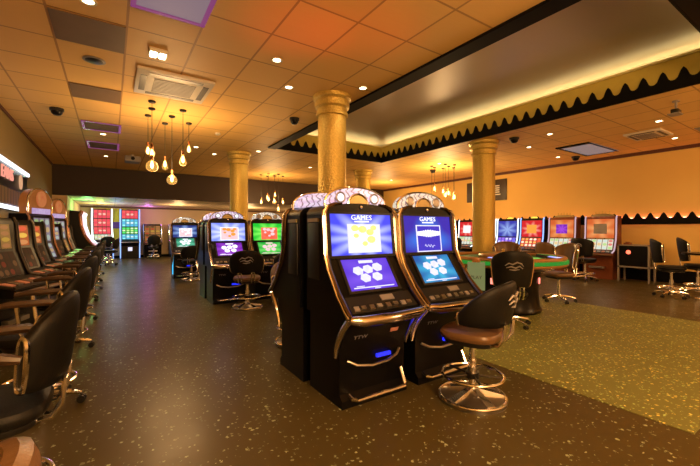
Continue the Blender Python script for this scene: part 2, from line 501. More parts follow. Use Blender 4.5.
YEL = glow('pic_yellow', (.95, .85, .10), 1.2, (.85, .80, .35), 20)
PINKP = glow('pic_pink', (.85, .40, .50), 1.1, (.95, .75, .75), 14)
REDP = glow('pic_red', (.85, .04, .03), 1.15, (.95, .22, .12), 14)
WHT = glow('pic_white', (.92, .92, 1.), 1.3)
LIL = glow('pic_lilac', (.62, .60, .95), 1.15, (.88, .88, 1.), 30)
BLU = glow('pic_blue', (.04, .03, .55), 1.)
BLUEL = glow('belly_blue', (.02, .03, 1.), 1.3)
ORG = glow('pic_orange', (.95, .35, .05), 1.)
DARKS = flat('dead_screen', (.006, .006, .008), .1)
PLATE = flat('silver_plate', (.42, .40, .42), .4, .6)
STICK = flat('pink_sticker', (.62, .28, .22), .5)
EMBG = flat('emblem_gold', (.42, .33, .16), .3, .6)

UP = Panel(.345, 1.185, .385, 1.535, -.325, .325)
LO = Panel(.175, .905, .345, 1.145, -.245, .245)
DK = Panel(.010, .752, .150, .876, -.33, .33)

def arch_pts(k=1., n=22, z0=1.618, hgt=.152, hw=.315):
    return [(-hw * k * math.cos(PI * i / n), z0 + hgt * k * math.sin(PI * i / n) ** .85 if 0 < i < n else z0) for i in range(n + 1)]

def arched_machine(label, loc, rz, up, lo, pic, word=None, glass=ARCHG, on=True, tokens=LIL):
    t = thing('slot_machine', label, 'slot machine', loc, rz, 'arched slot machines')
    part('cabinet', 'A_cab', lambda b: b.prism_yz([(.70, 0), (.16, 0), (.16, .06), (.20, .10), (.20, .44), (.09, .66), (.09, .70), (.70, .70)], -.335, .335), BLKG, t)
    def hood(b):
        b.prism_yz([(.70, .69), (.05, .69), (.0, .715), (.0, .745), (.155, .885), (.355, 1.165), (.393, 1.53), (.70, 1.53)], -.37, .37)
        c_ = [(-.37, 1.52)] + [(-.37 + .11 * (1 - math.cos(R(a))), 1.53 + .085 * math.sin(R(a))) for a in range(0, 91, 15)]
        top_ = c_ + [(-.13, 1.628), (0, 1.633), (.13, 1.628)] + [(-x, z) for x, z in reversed(c_)]
        b.prism_xz(top_, .385, .70)
    part('upper_cabinet', 'A_hood', hood, BLKG, t)
    for s in (-1, 1):
        def side(b, s=s):
            b.box(s * .371 - .008, s * .371 + .008, .46, .66, .98, 1.46, .004)
        sp = part('side_panel', 'A_side%d' % s, side, BLKP, t)
        part('gold_bar', 'A_sbar%d' % s, lambda b: b.box(s * .379 - .008, s * .379 + .008, .47, .65, 1.47, 1.50), EMBG, sp)
        def trim(b, s=s):
            X = s * .372
            b.tube([(s * .20, .385, 1.627), (s * .27, .383, 1.618), (s * .335, .382, 1.592), (s * .366, .38, 1.55), (X, .378, 1.50), (X, .368, 1.40), (X, .352, 1.20), (X, .30, 1.085), (X, .16, .905), (X, .06, .81), (X, .0, .752)], [.012, .016, .02, .022, .024, .024, .024, .024, .024, .026, .028], 8)
        tm = part('side_trim', 'A_trim%d' % s, trim, GUN, t)
        def line(b, s=s):
            X = s * .392
            b.tube([(s * .345, .372, 1.605), (s * .385, .366, 1.55), (X, .362, 1.50), (X, .350, 1.40), (X, .335, 1.20), (X, .283, 1.075), (X, .145, .890), (X, .045, .795), (X, -.018, .745)], .0105, 6)
        part('chrome_trim', 'A_line%d' % s, line, CHROME, tm)
        def swoop(b, s=s):
            X = s * .366
            b.tube([(X, .015, .725), (X, .085, .655), (X, .15, .57), (X, .195, .48), (X, .21, .40)], [.026, .026, .024, .02, .012], 8)
        part('chrome_swoop', 'A_swoop%d' % s, swoop, CHROME, t)
    part('deck_bumper', 'A_bump', lambda b: b.tube([(-.368, .03, .742), (-.36, -.005, .732), (-.28, -.04, .724), (0, -.055, .720), (.28, -.04, .724), (.36, -.005, .732), (.368, .03, .742)], [.022, .034, .042, .044, .042, .034, .022], 12), CHROMD, t)
    # screens
    def bez(b, P, w):
        for u0, u1, v0, v1 in ((-w, 1 + w, -.07, 0), (-w, 1 + w, 1, 1.06), (-w, 0, 0, 1), (1, 1 + w, 0, 1)):
            P.slab(b, u0, u1, v0, v1, -.004, .014)
    part('screen_bezel', 'A_bez1', lambda b: bez(b, UP, .05), BLKG, t)
    part('screen_bezel', 'A_bez2', lambda b: bez(b, LO, .05), BLKP, t)
    us = part('upper_screen', 'A_us', lambda b: UP.slab(b, 0, 1, 0, 1, -.004, .006), up if on else DARKS, t)
    ls = part('lower_screen', 'A_ls', lambda b: LO.slab(b, 0, 1, 0, 1, -.004, .006), lo if on else DARKS, t)
    if on:
        pic(us)
        if word:
            lettering('lettering', word, .062, WHT, us, UP.at(.5, .915, .008), UP.rot(), .002, 1.15)
            part('caption_line', 'A_capline', lambda b: UP.slab(b, .38, .62, .805, .835, .006, .009), WHT, us)
        for px, pv in ((-.105, .035), (0, .045), (.105, .06), (-.055, -.035), (.07, -.03)):
            part('game_token', 'A_tok%.3f' % px, lambda b: LO.poly(b, [(px + .056 * math.cos(PI / 3 * i + .2), pv + .043 * math.sin(PI / 3 * i + .2)) for i in range(6)], .006, .009), tokens, ls)
        part('menu_bar', 'A_menu', lambda b: (LO.slab(b, .08, .93, .07, .10, .006, .009), LO.slab(b, .14, .30, .12, .14, .006, .009), LO.slab(b, .5, .62, .03, .05, .006, .009)), tokens, ls)
        part('title_bar', 'A_title', lambda b: LO.slab(b, .36, .66, .86, .95, .006, .009), tokens, ls)
    # deck with its buttons
    d = part('button_deck', 'A_deck', lambda b: DK.slab(b, 0, 1, .12, .95, 0, .006), BLKP, t)
    part('card_plate', 'A_plate', lambda b: DK.slab(b, .50, .70, .58, .86, .006, .014), PLATE, d)
    for i, u in enumerate((.08, .18, .30, .42, .55, .67, .79, .89)):
        part('button', 'A_btn%d' % i, lambda b: DK.slab(b, u - .035, u + .035, .2 + .06 * (i % 2), .42, .006, .018), STEEL if i % 3 else PLATE, d)
    part('camera_knob', 'A_knob', lambda b: b.ball((0, .382, 1.60), .017), CHROME, t)
    # arched topper
    def arch(b):
        pts = arch_pts(); b.prism_xz(pts, .44, .54)
    tp = part('arched_topper', 'A_arch', arch, glass, t)
    part('arch_rim', 'A_archrim', lambda b: b.tube([(-.322, .455, 1.60)] + [(x * 1.03, .455, z + .006) for x, z in arch_pts()] + [(.322, .455, 1.60)], .013, 8), CHROME, tp)
    part('emblem', 'A_emb', lambda b: (b.prism_xz([(.095 * math.cos(PI * i / 14), 1.622 + .085 * math.sin(PI * i / 14)) for i in range(15)], .425, .445)), EMBG, tp)
    part('emblem_ring', 'A_embr', lambda b: b.tube([(.105 * math.cos(PI * i / 14), .43, 1.622 + .095 * math.sin(PI * i / 14)) for i in range(15)], .012, 8), CHROME, tp)
    for s in (-1, 1):
        part('coin', 'A_coin%d' % s, lambda b: (b.prism_xz(disc_pts(s * .182, 1.682, .034, 18), .425, .445)), WHT if glass is ARCHG else PLATE, tp)
        part('coin_ring', 'A_coinr%d' % s, lambda b: b.tube([(s * .182 + .042 * math.cos(2 * PI * i / 18), .43, 1.682 + .042 * math.sin(2 * PI * i / 18)) for i in range(18)], .009, 6, True), PLATE, tp)
    # belly
    lettering('maker_mark', 'TTW', .05, PLATE, t, (-.17, .148, .545), (math.atan2(.22, -.11), 0, 0), .002, 1.2)
    part('sticker', 'A_stick', lambda b: b.prism_yz([(.135, .55), (.118, .582), (.113, .579), (.130, .547)], .12, .20), STICK, t)
    def tray(b):
        b.tube([(-.27, .19, .36), (-.2, .155, .325), (-.06, .135, .305), (.1, .14, .31), (.22, .165, .335), (.27, .19, .37)], .012, 8)
    tr = part('coin_tray', 'A_tray', tray, STEEL, t)
    part('belly_light', 'A_bl', lambda b: b.box(.02, .17, .176, .199, .335, .365, .004), BLUEL, tr)
    part('foot_rail', 'A_foot', lambda b: b.tube([(-.25, .19, .085), (-.255, .13, .075), (-.23, .10, .075), (.26, .10, .075), (.285, .13, .08), (.285, .19, .2)], .016, 8), CHROME, t)
    return t

def pic_card(edge, inner, dots=None):
    def f(us):
        def fr(b):
            for u0, u1, v0, v1 in ((.26, .80, .05, .08), (.26, .80, .73, .76), (.26, .28, .08, .73), (.78, .80, .08, .73)): UP.slab(b, u0, u1, v0, v1, .006, .010)
        part('picture_edge', 'A_pe', fr, edge, us)
        pc = part('picture', 'A_pic', lambda b: UP.slab(b, .28, .78, .08, .73, .006, .009), inner, us)
        if dots:
            def dt(b):
                for px, pv, r in ((-.10, .065, .040), (-.02, .055, .045), (.06, .03, .042), (.10, .068, .034), (.07, -.035, .046), (-.09, -.0, .028), (0, -.07, .03)):
                    UP.poly(b, disc_pts(px + .02, pv - .01, r, 10, .7), .009, .012)
            part('picture_mark', 'A_pm' + dots.name, dt, dots, us)
    return f
def pic_hand(us):
    """blue card with a white wavy band and a handwritten line"""
    def fr(b):
        for u0, u1, v0, v1 in ((.24, .76, .0, .03), (.24, .76, .72, .75), (.24, .26, .03, .72), (.74, .76, .03, .72)): UP.slab(b, u0, u1, v0, v1, .006, .010)
    part('picture_edge', 'A_he', fr, LIL, us)
    part('picture', 'A_hp', lambda b: UP.slab(b, .26, .74, .03, .72, .006, .009), BLU, us)
    def band(b):
        n = 24
        up_ = [(-.155 + .31 * i / n, .005 + .018 + .022 * abs(math.sin(i * 1.9)) * math.exp(-((i - n / 2) / 8) ** 2)) for i in range(n + 1)]
        dn = [(x, .005 - (y - .005)) for x, y in reversed(up_)]
        for (x0, y0), (x1, y1) in zip(up_, up_[1:]): UP.poly(b, [(x0, .01 - y0 + .0), (x1, .01 - y1), (x1, y1), (x0, y0)], .009, .012)
    part('picture_mark', 'A_hb', band, WHT, us)
    part('signature', 'A_hs', lambda b: b.tube([UP.at(.40 + .016 * i, .16 + .05 * math.sin(i * 1.7) * (1 if i % 3 else .4), .011) for i in range(14)], .0022, 5), LIL, us)

arched_machine('big arched slot machine nearest the camera, bright blue upper screen with a pale yellow picture', (1.83, 2.20, 0), 0, SCR['blue'], SCR['violet'], pic_card(LIL, PALE, YEL), 'GAMES')
arched_machine('arched slot machine with the footrest stool before it, dark blue screen showing a framed card', (2.64, 2.20, 0), 0, SCR['azure'], SCR['teal'], pic_hand, 'GAMES', ARCHG2)
arched_machine('dark arched slot machine seen from its side, back to back with the big blue-screen one', (1.81, 3.70, 0), PI, SCR['blue'], SCR['violet'], pic_card(PALE, PALE, YEL))
arched_machine('arched slot machine with pale blue upper screen and purple lower screen before the gold column', (1.93, 6.88, 0), 0, SCR['paleblue'], SCR['purple'], pic_card(WHT, PINKP, ORG), None, ARCHG, True, WHT)
arched_machine('arched slot machine with bright green screens and a red card picture', (2.75, 6.88, 0), 0, SCR['green'], SCR['green2'], pic_card(REDP, REDP, PINKP), None, ARCHG2, True, PINKP)
arched_machine('arched slot machine standing back to back with the purple-screen one, seen from its side', (1.93, 8.46, 0), PI, SCR['green'], SCR['green2'], pic_card(PALE, PALE, YEL))
aisle_m = arched_machine('small distant arched slot machine with a teal lower screen, alone at the aisle', (1.83, 11.25, 0), 0, SCR['darkblue'], SCR['jade'], pic_card(WHT, PINKP, WHT), None, ARCHG2, True, WHT)

for s_ in (-1, 1):
    part('side_light', None, lambda b: b.box(s_ * .345 - .008, s_ * .345 + .008, .22, .26, .12, .62), glow('cyan_led', (.05, .55, 1.), 1.5), aisle_m)
# ------------------------------------------------------------------ SLANT SLOT MACHINES (walls)
def slant_machine(label, loc, rz, lower, upper, side=BLKG, led=None, top=None, w=.78, H=1.72, ext=0., group='slot machines along the walls', third=None, nm=None, deckmat=BLKP, bands=None):
    t = thing('slot_machine', label, 'slot machine', loc, rz, group)
    hw = w / 2; k = 'B%.2f%.2f%.2f' % (w, H, ext)
    part('cabinet', k + 'cab', lambda b: b.prism_yz([(.64, 0), (.12, 0), (.12, .5), (.05, .66), (.64, .66)], -hw + .03, hw - .03), side, t)
    part('upper_cabinet', k + 'up', lambda b: b.prism_yz([(.64, .655), (.03 - ext, .655), (-ext, .69), (-ext, .735), (.19, .82), (.30, 1.14), (.335, H - .05), (.37, H), (.64, H)], -hw, hw), side, t)
    DKp = Panel(-ext, .737, .19, .822, -hw + .02, hw - .02)
    m_ = .06 if w < .85 else .15
    L = Panel(.195, .84, .297, 1.13, -hw + m_, hw - m_)
    U = Panel(.302, 1.17, .333, H - .08, -hw + m_, hw - m_)
    d = part('button_deck', k + 'dk', lambda b: DKp.slab(b, 0, 1, .05, .95, -.002, .006), deckmat, t)
    for i in range(6):
        part('button', k + 'bt%d' % i, lambda b: DKp.slab(b, .08 + .145 * i, .18 + .145 * i, .28, .58, .006, .02), STEEL if i % 2 else STICK, d)
    part('deck_bumper', k + 'bp', lambda b: b.tube([(-hw, .02 - ext, .70), (-hw + .06, -.02 - ext, .695), (hw - .06, -.02 - ext, .695), (hw, .02 - ext, .70)], .024, 8), BROWN, t)
    part('lower_screen', k + 'ls', lambda b: L.slab(b, 0, 1, 0, 1, -.002, .008), lower, t)
    us = part('upper_screen', k + 'us', lambda b: U.slab(b, 0, 1, 0, 1, -.002, .008), upper, t)
    if bands:
        part('picture', k + 'pc', lambda b: U.slab(b, .26, .74, .22, .74, .008, .012), bands, us)
    if third:
        part('credit_strip', k + 'cs', lambda b: U.slab(b, 0, 1, -.09, -.01, .0, .012), third, t)
    for s in (-1, 1):
        def edge(b, s=s):
            X = s * (hw - .012)
            b.tube([(X, .02 - ext, .755), (X, .16, .815), (X, .20, .88), (X, .285, 1.12), (X, .31, 1.3), (X, .325, H - .06), (X, .36, H + .01)], .02, 8)
        part('light_edge' if led else 'edge_trim', k + 'ed%d' % s, edge, led or CHROME, t)
    part('coin_tray', k + 'ty', lambda b: b.box(-.2, .2, .05, .13, .30, .36, .01), STEEL, t)
    if top == 'crown':
        cr = part('crown_base', k + 'cb', lambda b: b.prism_xz([(-hw * .72, H), (hw * .72, H), (hw * .6, H + .05), (hw * .3, H + .075), (-hw * .3, H + .075), (-hw * .6, H + .05)], .40, .52), EMBG, t)
        for i in range(5):
            x = -.18 + .09 * i
            part('crown_point', k + 'cp%d' % i, lambda b: b.lathe([(.022, 0), (.012, .05), (.018, .07), (.002, .09 + .03 * (i == 2))], (x, .46, H + .06), 8), GOLD, cr)
    elif top == 'lamp':
        part('top_lamp', k + 'tl', lambda b: b.lathe([(.10, 0), (.11, .02), (.09, .045), (.02, .06)], (0, .48, H), 16), glow('lamp_yellow', (.85, .62, .08), 1.6), t)
    elif top == 'round':
        z0 = H
        tp = part('round_topper', k + 'rt', lambda b: b.prism_xz([(-hw * .9, z0), (hw * .9, z0), (hw * .95, z0 + .2)] + [(hw * .95 * math.cos(PI * i / 14), z0 + .2 + .30 * math.sin(PI * i / 14)) for i in range(1, 14)] + [(-hw * .95, z0 + .2)], .34, .50), glow('topper_orange', (.62, .17, .02), .45, (.35, .07, .01), 5), t)
        part('topper_face', k + 'rf', lambda b: b.prism_xz(disc_pts(0, z0 + .30, .16, 18), .315, .345), glow('topper_red', (.62, .06, .02), .6, (.80, .34, .10), 9), tp)
        part('topper_screen', k + 'rs', lambda b: b.box(-hw * .7, hw * .7, .315, .345, z0 + .0, z0 + .11), glow('topper_lilac', (.80, .70, .95), .7, (.40, .15, .60), 12), tp)
        part('topper_rim', k + 'rr', lambda b: b.tube([(-hw * .95, .35, z0 + .02), (-hw * .97, .35, z0 + .2)] + [(-hw * .97 * math.cos(PI * i / 14), .35, z0 + .2 + .31 * math.sin(PI * i / 14)) for i in range(1, 14)] + [(hw * .97, .35, z0 + .2), (hw * .95, .35, z0 + .02)], .018, 8), CHROME, tp)
    if nm:
        lettering('lettering', nm, .09, WHT, us, U.at(.5, .84, .014), U.rot())
    return t

RA = ((.85, .10, .04), (.95, .55, .08), (.20, .06, .03), (.75, .30, .10))
RB = ((.55, .80, .30), (.95, .65, .30), (.85, .25, .20), (.70, .85, .75))
RP = ((.35, .15, .85), (.85, .40, .95), (.12, .15, .75), (.70, .70, 1.))
r_or = reels('reel_orange', RA, .85, 2, 3, (.50, .10, .02))
r_am = reels('reel_amber', RA, .5, 3, 4, (.55, .26, .06))
r_dim = reels('reel_dim', RA, .16, 6, 3, (.16, .06, .02))
r_white = reels('reel_white', RB, .95, 5, 3, (.88, .80, .62))
r_purp = reels('reel_purple', RP, 1.1, 5, 3, (.20, .12, .80))
r_red = reels('reel_red', ((.95, .45, .10), (.95, .75, .30), (.9, .15, .05), (.95, .9, .7)), 1.05, 5, 3, (.80, .05, .03))
r_lil = reels('reel_lilac', RB, .5, 3, 3, (.42, .34, .48))
s_orange = burst('scr_orange', (.95, .42, .14), (.70, .13, .03), 1.0, 6)
s_red = burst('scr_red', (1., .45, .35), (.62, .01, .02), 1.15, 8, 2.2)
s_blue2 = burst('scr_blue2', (.35, .50, .95), (.04, .05, .48), .95, 7, 1.8)
LEDW = glow('led_white', (.80, .90, 1.), 2.2)
LEDB = glow('led_blue', (.25, .42, 1.), 1.8)
LEDC = flat('led_pale', (.30, .16, .10), .3, .7)
LEDR = glow('led_rose', (.80, .55, .62), .75)
BRZ = flat('bronze_trim', (.45, .20, .08), .25, .8)

LX = -.86     # deck line of the row on the olive wall
left = (
    (5.75, r_dim, r_am, None, None, 1.55, 'dim slant slot machine at the picture edge under the light sign, first of its row'),
    (6.95, r_dim, r_or, None, None, 1.55, 'slant slot machine with glowing orange upper screen below the start of the light sign'),
    (8.10, r_dim, r_or, None, None, 1.55, 'slant slot machine with narrow orange-red screen, below the far end of the light sign'),
    (9.40, r_lil, r_lil, LEDC, 'round', 1.72, 'slot machine with round orange topper and pale lilac reels next to the light sign'),
    (10.80, r_dim, r_lil, None, None, 1.55, 'low slot machine between the two machines with round orange toppers'),
    (12.30, r_am, r_lil, LEDC, 'round', 1.72, 'slot machine with round orange topper close to the dark bulkhead'),
    (13.60, r_dim, r_or, None, None, 1.55, 'low dark slot machine just before the dark bulkhead'),
)
for y, lo, up, led, top, H, lab in left:
    slant_machine(lab, (LX, y, 0), R(71), lo, up, BLKG, led or DARKM, top, .92 if H < 1.6 else .86, H, ext=.16)

RXF = 11.60
right = (
    (4.72, r_white, s_orange, WOODR, None, 'crown', PLATE, 'red-brown slot machine with orange screen and grey picture, beside the glass-front cabinet'),
    (5.80, r_white, s_orange, WOODR, None, 'crown', SCR['purple'], 'red-brown slot machine with orange screen and violet picture'),
    (6.78, r_red, s_red, BLKG, LEDB, 'lamp', ORG, 'slot machine with red screens and blue-lit edges on the ochre wall'),
    (7.68, r_purp, s_blue2, BLKG, LEDW, 'lamp', None, 'slot machine with blue and purple screens beside the red-screen one'),
    (8.56, r_white, s_blue2, BLKG, LEDW, None, None, 'slot machine half hidden behind the gold column by the gaming table'),
    (9.45, r_white, s_red, BLKG, LEDW, None, PALE, 'slot machine with red and white screens seen beside the gold column over the gaming table'),
    (10.45, r_purp, s_orange, BLKG, LEDB, None, None, 'far slot machine with blue slanted screen beyond the dark blue arched machine'),
)
for y, lo, up, sd, led, top, pc, lab in right:
    slant_machine(lab, (RXF, y, 0), -PI / 2, lo, up, sd, led or (LEDR if sd is WOODR else None), top, .82, 1.80, third=(r_am if sd is WOODR else None), bands=pc)

# tall three-screen machines in the annex
def tall_machine(label, loc, rz, mats, led, w=.8, H=2.42, curve=.25):
    t = thing('slot_machine', label, 'slot machine', loc, rz, 'tall slot machines in the low annex')
    hw = w / 2; k = 'D%.2f%.2f%.2f' % (w, H, curve)
    part('cabinet', k + 'c', lambda b: b.prism_yz([(.7, 0), (.12, 0), (.12, .62), (0, .78), (0, .84), (.12, .92), (.7, .92)], -hw + .02, hw - .02), BLKG, t)
    prof = [(.14, .93), (.14 + curve * .55, 1.2), (.14 + curve * .9, 1.55), (.14 + curve, 1.95), (.14 + curve * .85, H - .04)]
    part('upper_cabinet', k + 'u', lambda b: b.prism_yz([(.7, .915), (.12, .915)] + prof + [(.7, H)], -hw, hw), BLKG, t)
    segs = ((prof[0], prof[1]), (prof[1], prof[2]), (prof[2], prof[3]), (prof[3], prof[4]))
    for i, (a, c) in enumerate(segs):
        P = Panel(a[0], a[1] + .02, c[0], c[1] - .02, -hw + .06, hw - .06)
        part('screen', k + 's%d' % i, lambda b: P.slab(b, 0, 1, 0, 1, -.002, .01), mats[i], t)
    for s in (-1, 1):
        part('light_edge', k + 'e%d' % s, lambda b: b.tube([(s * hw, .0, .80)] + [(s * hw, y - .01, z) for y, z in prof] + [(s * hw, .14 + curve * .85, H)], .03, 8), led, t)
    part('deck_bumper', k + 'b', lambda b: b.tube([(-hw, .01, .8), (hw, .01, .8)], .03, 8), CHROME, t)
    part('badge', k + 'g', lambda b: b.box(-.09, .09, .10, .125, .38, .56, .006), LIL, t)
    for s in (-1, 1):
        part('base_light', k + 'l%d' % s, lambda b: b.box(s * hw - .02, s * hw + .02, .09, .12, .03, .78), LEDB, t)
    return t
r_pk = reels('reel_pink', ((.95, .1, .1), (.95, .5, .4), (.9, .8, .8), (.8, .05, .1)), 1.15, 4, 3, (.75, .10, .10))
r_gr = reels('reel_green', ((.1, .85, .2), (.6, .95, .3), (.05, .5, .1), (.8, .95, .6)), 1.1, 4, 3, (.06, .45, .06))
r_cy = reels('reel_cyan', ((.3, .9, .9), (.8, .95, 1.), (.4, .3, .9), (.1, .5, .8)), 1.1, 4, 3, (.10, .45, .60))
tall_machine('tall slot machine with white-lit curved edges and red screens on the far annex wall', (-.28, 20.55, 0), R(12), (r_white, r_pk, r_pk, r_pk), glow('led_hot', (.85, 1., .95), 3.2))
tall_machine('tall slot machine with cyan and green screens on the far annex wall', (.78, 20.45, 0), 0, (r_cy, r_gr, r_cy, r_pk), LEDB)
for (y, mats, led, lab) in ((16.3, (r_dim, r_or, r_am, r_dim), BRZ, 'tall dark slot machine on the annex side wall, first beyond the bulkhead'),
                       (17.7, (r_am, r_pk, r_pk, r_lil), glow('led_pinkish', (1., .55, .60), 1.8), 'tall slot machine with pink-lit edges on the annex side wall'),
                       (19.0, (r_lil, r_pk, r_lil, r_lil), LEDW, 'tall slot machine with white-lit edges on the annex side wall')):
    tall_machine(lab, (ANX + .72, y, 0), PI / 2, mats, led, .8, 2.1, .3)
slant_machine('amber-screen slot machine on the far annex wall beside the tall green-screen one', (1.78, 20.7, 0), 0, r_am, r_am, BLKG, None, None, .84, 1.7)
slant_machine('amber-screen slot machine on the far annex wall behind the distant aisle machine', (2.95, 20.7, 0), 0, r_am, r_or, BLKG, None, None, .84, 1.7)
wp = thing('wall_panel', 'yellow wall panel with a purple band between the two tall annex machines', 'wall panel', (.22, YF, 0))
YP = flat('yellow_panel', (.85, .68, .06), .6); PP = flat('purple_panel', (.16, .05, .42), .6)
part('panel', None, lambda b: b.box(-.45, .45, -.03, -.005, .7, 2.46), YP, wp)
part('purple_band', None, lambda b: b.box(-.45, .45, -.045, -.03, 1.48, 1.80), PP, wp)

# ------------------------------------------------------------------ CHAIRS
def cushion(b, hx, hy, z0, z1, n=28, e=3.2, rd=.035):
    def rg(kx, z):
        out = []
        for i in range(n):
            a = 2 * PI * i / n; c_, s_ = math.cos(a), math.sin(a)
            out.append(((hx - kx) * math.copysign(abs(c_) ** (2 / e), c_), (hy - kx) * math.copysign(abs(s_) ** (2 / e), s_), z))
        return out
    b.loft([rg(.05, z0), rg(.012, z0 + .008), rg(0, z0 + .03), rg(0, z1 - rd), rg(.01, z1 - .016), rg(.04, z1 - .004), rg(.10, z1)])

def back_shell(b, zb, zt, half=62, ri=.225, th=.075, drop=.16, lean=.13, trim=False, cy=0., k2=2.4):
    """curved padded backrest wrapping round the rear (-y) of the seat"""
    rings = []; n = 18
    for i in range(n + 1):
        q = -1 + 2 * i / n
        a = R(half) * q
        top = zt - drop * abs(q) ** k2; bot = zb + .02 * q * q
        e = min(1., (1 - abs(q)) / .09); e = math.sqrt(max(0., 1 - (1 - e) ** 2)) * .45 + .55 if e < 1 else 1.
        h = (top - bot); t = th * (.62 + .38 * e)
        mid = (top + bot) / 2; hh = h / 2 * (.86 + .14 * e)
        rg = []
        m_ = 20
        for j in range(m_):
            p = 2 * PI * j / m_
            c_, s_ = math.cos(p), math.sin(p)
            dr = t / 2 * math.copysign(abs(c_) ** .7, c_); dz = hh * math.copysign(abs(s_) ** .55, s_)
            z = mid + dz
            r = ri + t / 2 + dr + lean * (z - zb)
            rg.append((r * math.sin(a), cy - r * math.cos(a), z))
        rings.append(rg)
    if trim:
        b.tube([Vector(p) for p in rings[0 if trim < 0 else -1]], .011, 6, True)
        return
    b.loft(rings)

def emblem_marks(b, zc, ri, lean, zb):
    """winged badge on the outside of a backrest"""
    def P(a, z, o):
        r = ri + .078 + lean * (z - zb) + o
        return (r * math.sin(a), -r * math.cos(a), z)
    for pts in (((-.34, .0), (-.2, .035), (-.05, .02), (.1, .05), (.26, .03), (.36, -.01)), ((-.3, -.03), (-.12, -.01), (.05, -.03), (.2, -.005), (.33, -.04)), ((-.18, -.055), (0, -.06), (.2, -.05))):
        b.tube([P(a, zc + z, .004) for a, z in pts], [.004] + [.011] * (len(pts) - 2) + [.004], 6)

def chair(label, x, y, facing, base='star', seat_z=.60, top=1.07, back=LEATH, seat=BROWN, trimm=CHROME, emb=False, group='swivel chairs', half=62, drop=.16, name='swivel_chair', spin=0., ring=True, cat='chair', arms=False):
    rz = facing - PI / 2
    t = thing(name, label, cat, (x, y, 0), rz, group)
    k = 'ch%s%.2f%.2f%d%.2f' % (base, seat_z, top, half, drop)
    part('seat', k + 'st', lambda b: cushion(b, .235, .235, seat_z - .085, seat_z), seat, t)
    part('seat_pan', k + 'sp', lambda b: cushion(b, .21, .21, seat_z - .125, seat_z - .075, rd=.01), BLKP, t)
    zb = seat_z + .045
    bk = part('backrest', k + 'bk', lambda b: back_shell(b, zb, top, half, drop=drop), back, t)
    for s in (-1, 1):
        part('edge_trim', k + 'bt%d' % s, lambda b: back_shell(b, zb, top, half, drop=drop, trim=s), trimm, bk)
    if arms:
        for s in (-1, 1):
            ar = part('armrest', k + 'ar%d' % s, lambda b: b.tube([(s * .285, -.16, seat_z + .235), (s * .285, -.10, seat_z + .25), (s * .285, .12, seat_z + .25), (s * .285, .19, seat_z + .235)], [.018, .026, .026, .018], 8), DBROWN, t)
            part('arm_post', k + 'ap%d' % s, lambda b: b.tube([(s * .285, .08, seat_z + .235), (s * .285, .06, seat_z + .05), (s * .26, .03, seat_z - .09), (s * .18, .0, seat_z - .11)], .013, 6), CHROME, ar)
    if emb:
        part('emblem', k + 'em', lambda b: emblem_marks(b, zb + (top - zb) * .62, .225, .13, zb), PLATE, bk)
    for s in (-1, 1):
        def brk(b):
            pt = [(s * .07, -.10, seat_z - .10), (s * .08, -.245, seat_z - .09), (s * .085, -.282, seat_z - .03), (s * .085, -.292, seat_z + .08)]
            b.tube(pt + [(x + s * .05, y, z) for x, y, z in reversed(pt)], .011, 6)
        part('back_bracket', k + 'br%d' % s, brk, CHROME, t)
    part('post', k + 'po', lambda b: (b.cyl((0, 0, .05), (0, 0, seat_z * .55), .034), b.cyl((0, 0, seat_z * .5), (0, 0, seat_z - .11), .024), b.lathe([(.03, seat_z - .16), (.10, seat_z - .115), (.0999, seat_z - .11)], seg=16)), CHROME, t)
    if ring:
        rr, zr = (.245, .205) if base == 'disc' else (.235, .20)
        fr = part('foot_ring', k + 'fr', lambda b: b.ring((0, 0, zr), rr, .013), CHROME, t)
        def sp(b):
            for i in range(5 if base == 'disc' else 3):
                a = 2 * PI * i / (5 if base == 'disc' else 3)
                b.tube([(0, 0, zr - .005), (rr * math.cos(a), rr * math.sin(a), zr)], .010, 6)
            b.lathe([(.055, zr - .025), (.055, zr + .02)], seg=14)
        part('ring_spokes', k + 'rs', sp, DARKM if base == 'disc' else CHROME, fr)
    if base == 'disc':
        bs_ = part('base_plate', k + 'bp', lambda b: b.lathe([(.268, 0.), (.27, .03), (.255, .038), (.10, .05), (.05, .085), (.036, .12)], seg=40), STEEL, t)
        part('base_rim', k + 'bm', lambda b: b.ring((0, 0, .033), .264, .013), CHROME, bs_)
        def wedges(b):
            for i in range(5):
                a = 2 * PI * i / 5 + .3
                ca, sa = math.cos(a), math.sin(a)
                P = lambda r, w_, z: (r * ca - w_ * sa, r * sa + w_ * ca, z)
                b.loft([[P(.03, -.02, .045), P(.03, .02, .045), P(.03, .02, .10), P(.03, -.02, .10)], [P(.25, -.035, .035), P(.25, .035, .035), P(.25, .035, .048), P(.25, -.035, .048)]])
        part('base_ribs', k + 'bw', wedges, CHROME, bs_)
    else:
        part('hub', k + 'hb', lambda b: b.lathe([(.045, .07), (.05, .08), (.05, .13), (.036, .15)], seg=14), CHROME, t)
        for i in range(5):
            a = 2 * PI * i / 5 + .35 + spin
            lg = part('leg', k + 'lg', lambda b: b.tube([(.02, 0, .115), (.12, 0, .112), (.22, 0, .095), (.285, 0, .078)], [.022, .024, .02, .014], 8), CHROME, t, rot=(0, 0, a))
            def cas(b):
                for s in (-1, 1): b.tube([(.285, s * .008, .03), (.285, s * .026, .03)], .029, 14)
                b.cyl((.285, 0, .03), (.285, 0, .072), .009)
            part('caster', k + 'ca', cas, BLKP, lg)
    return t

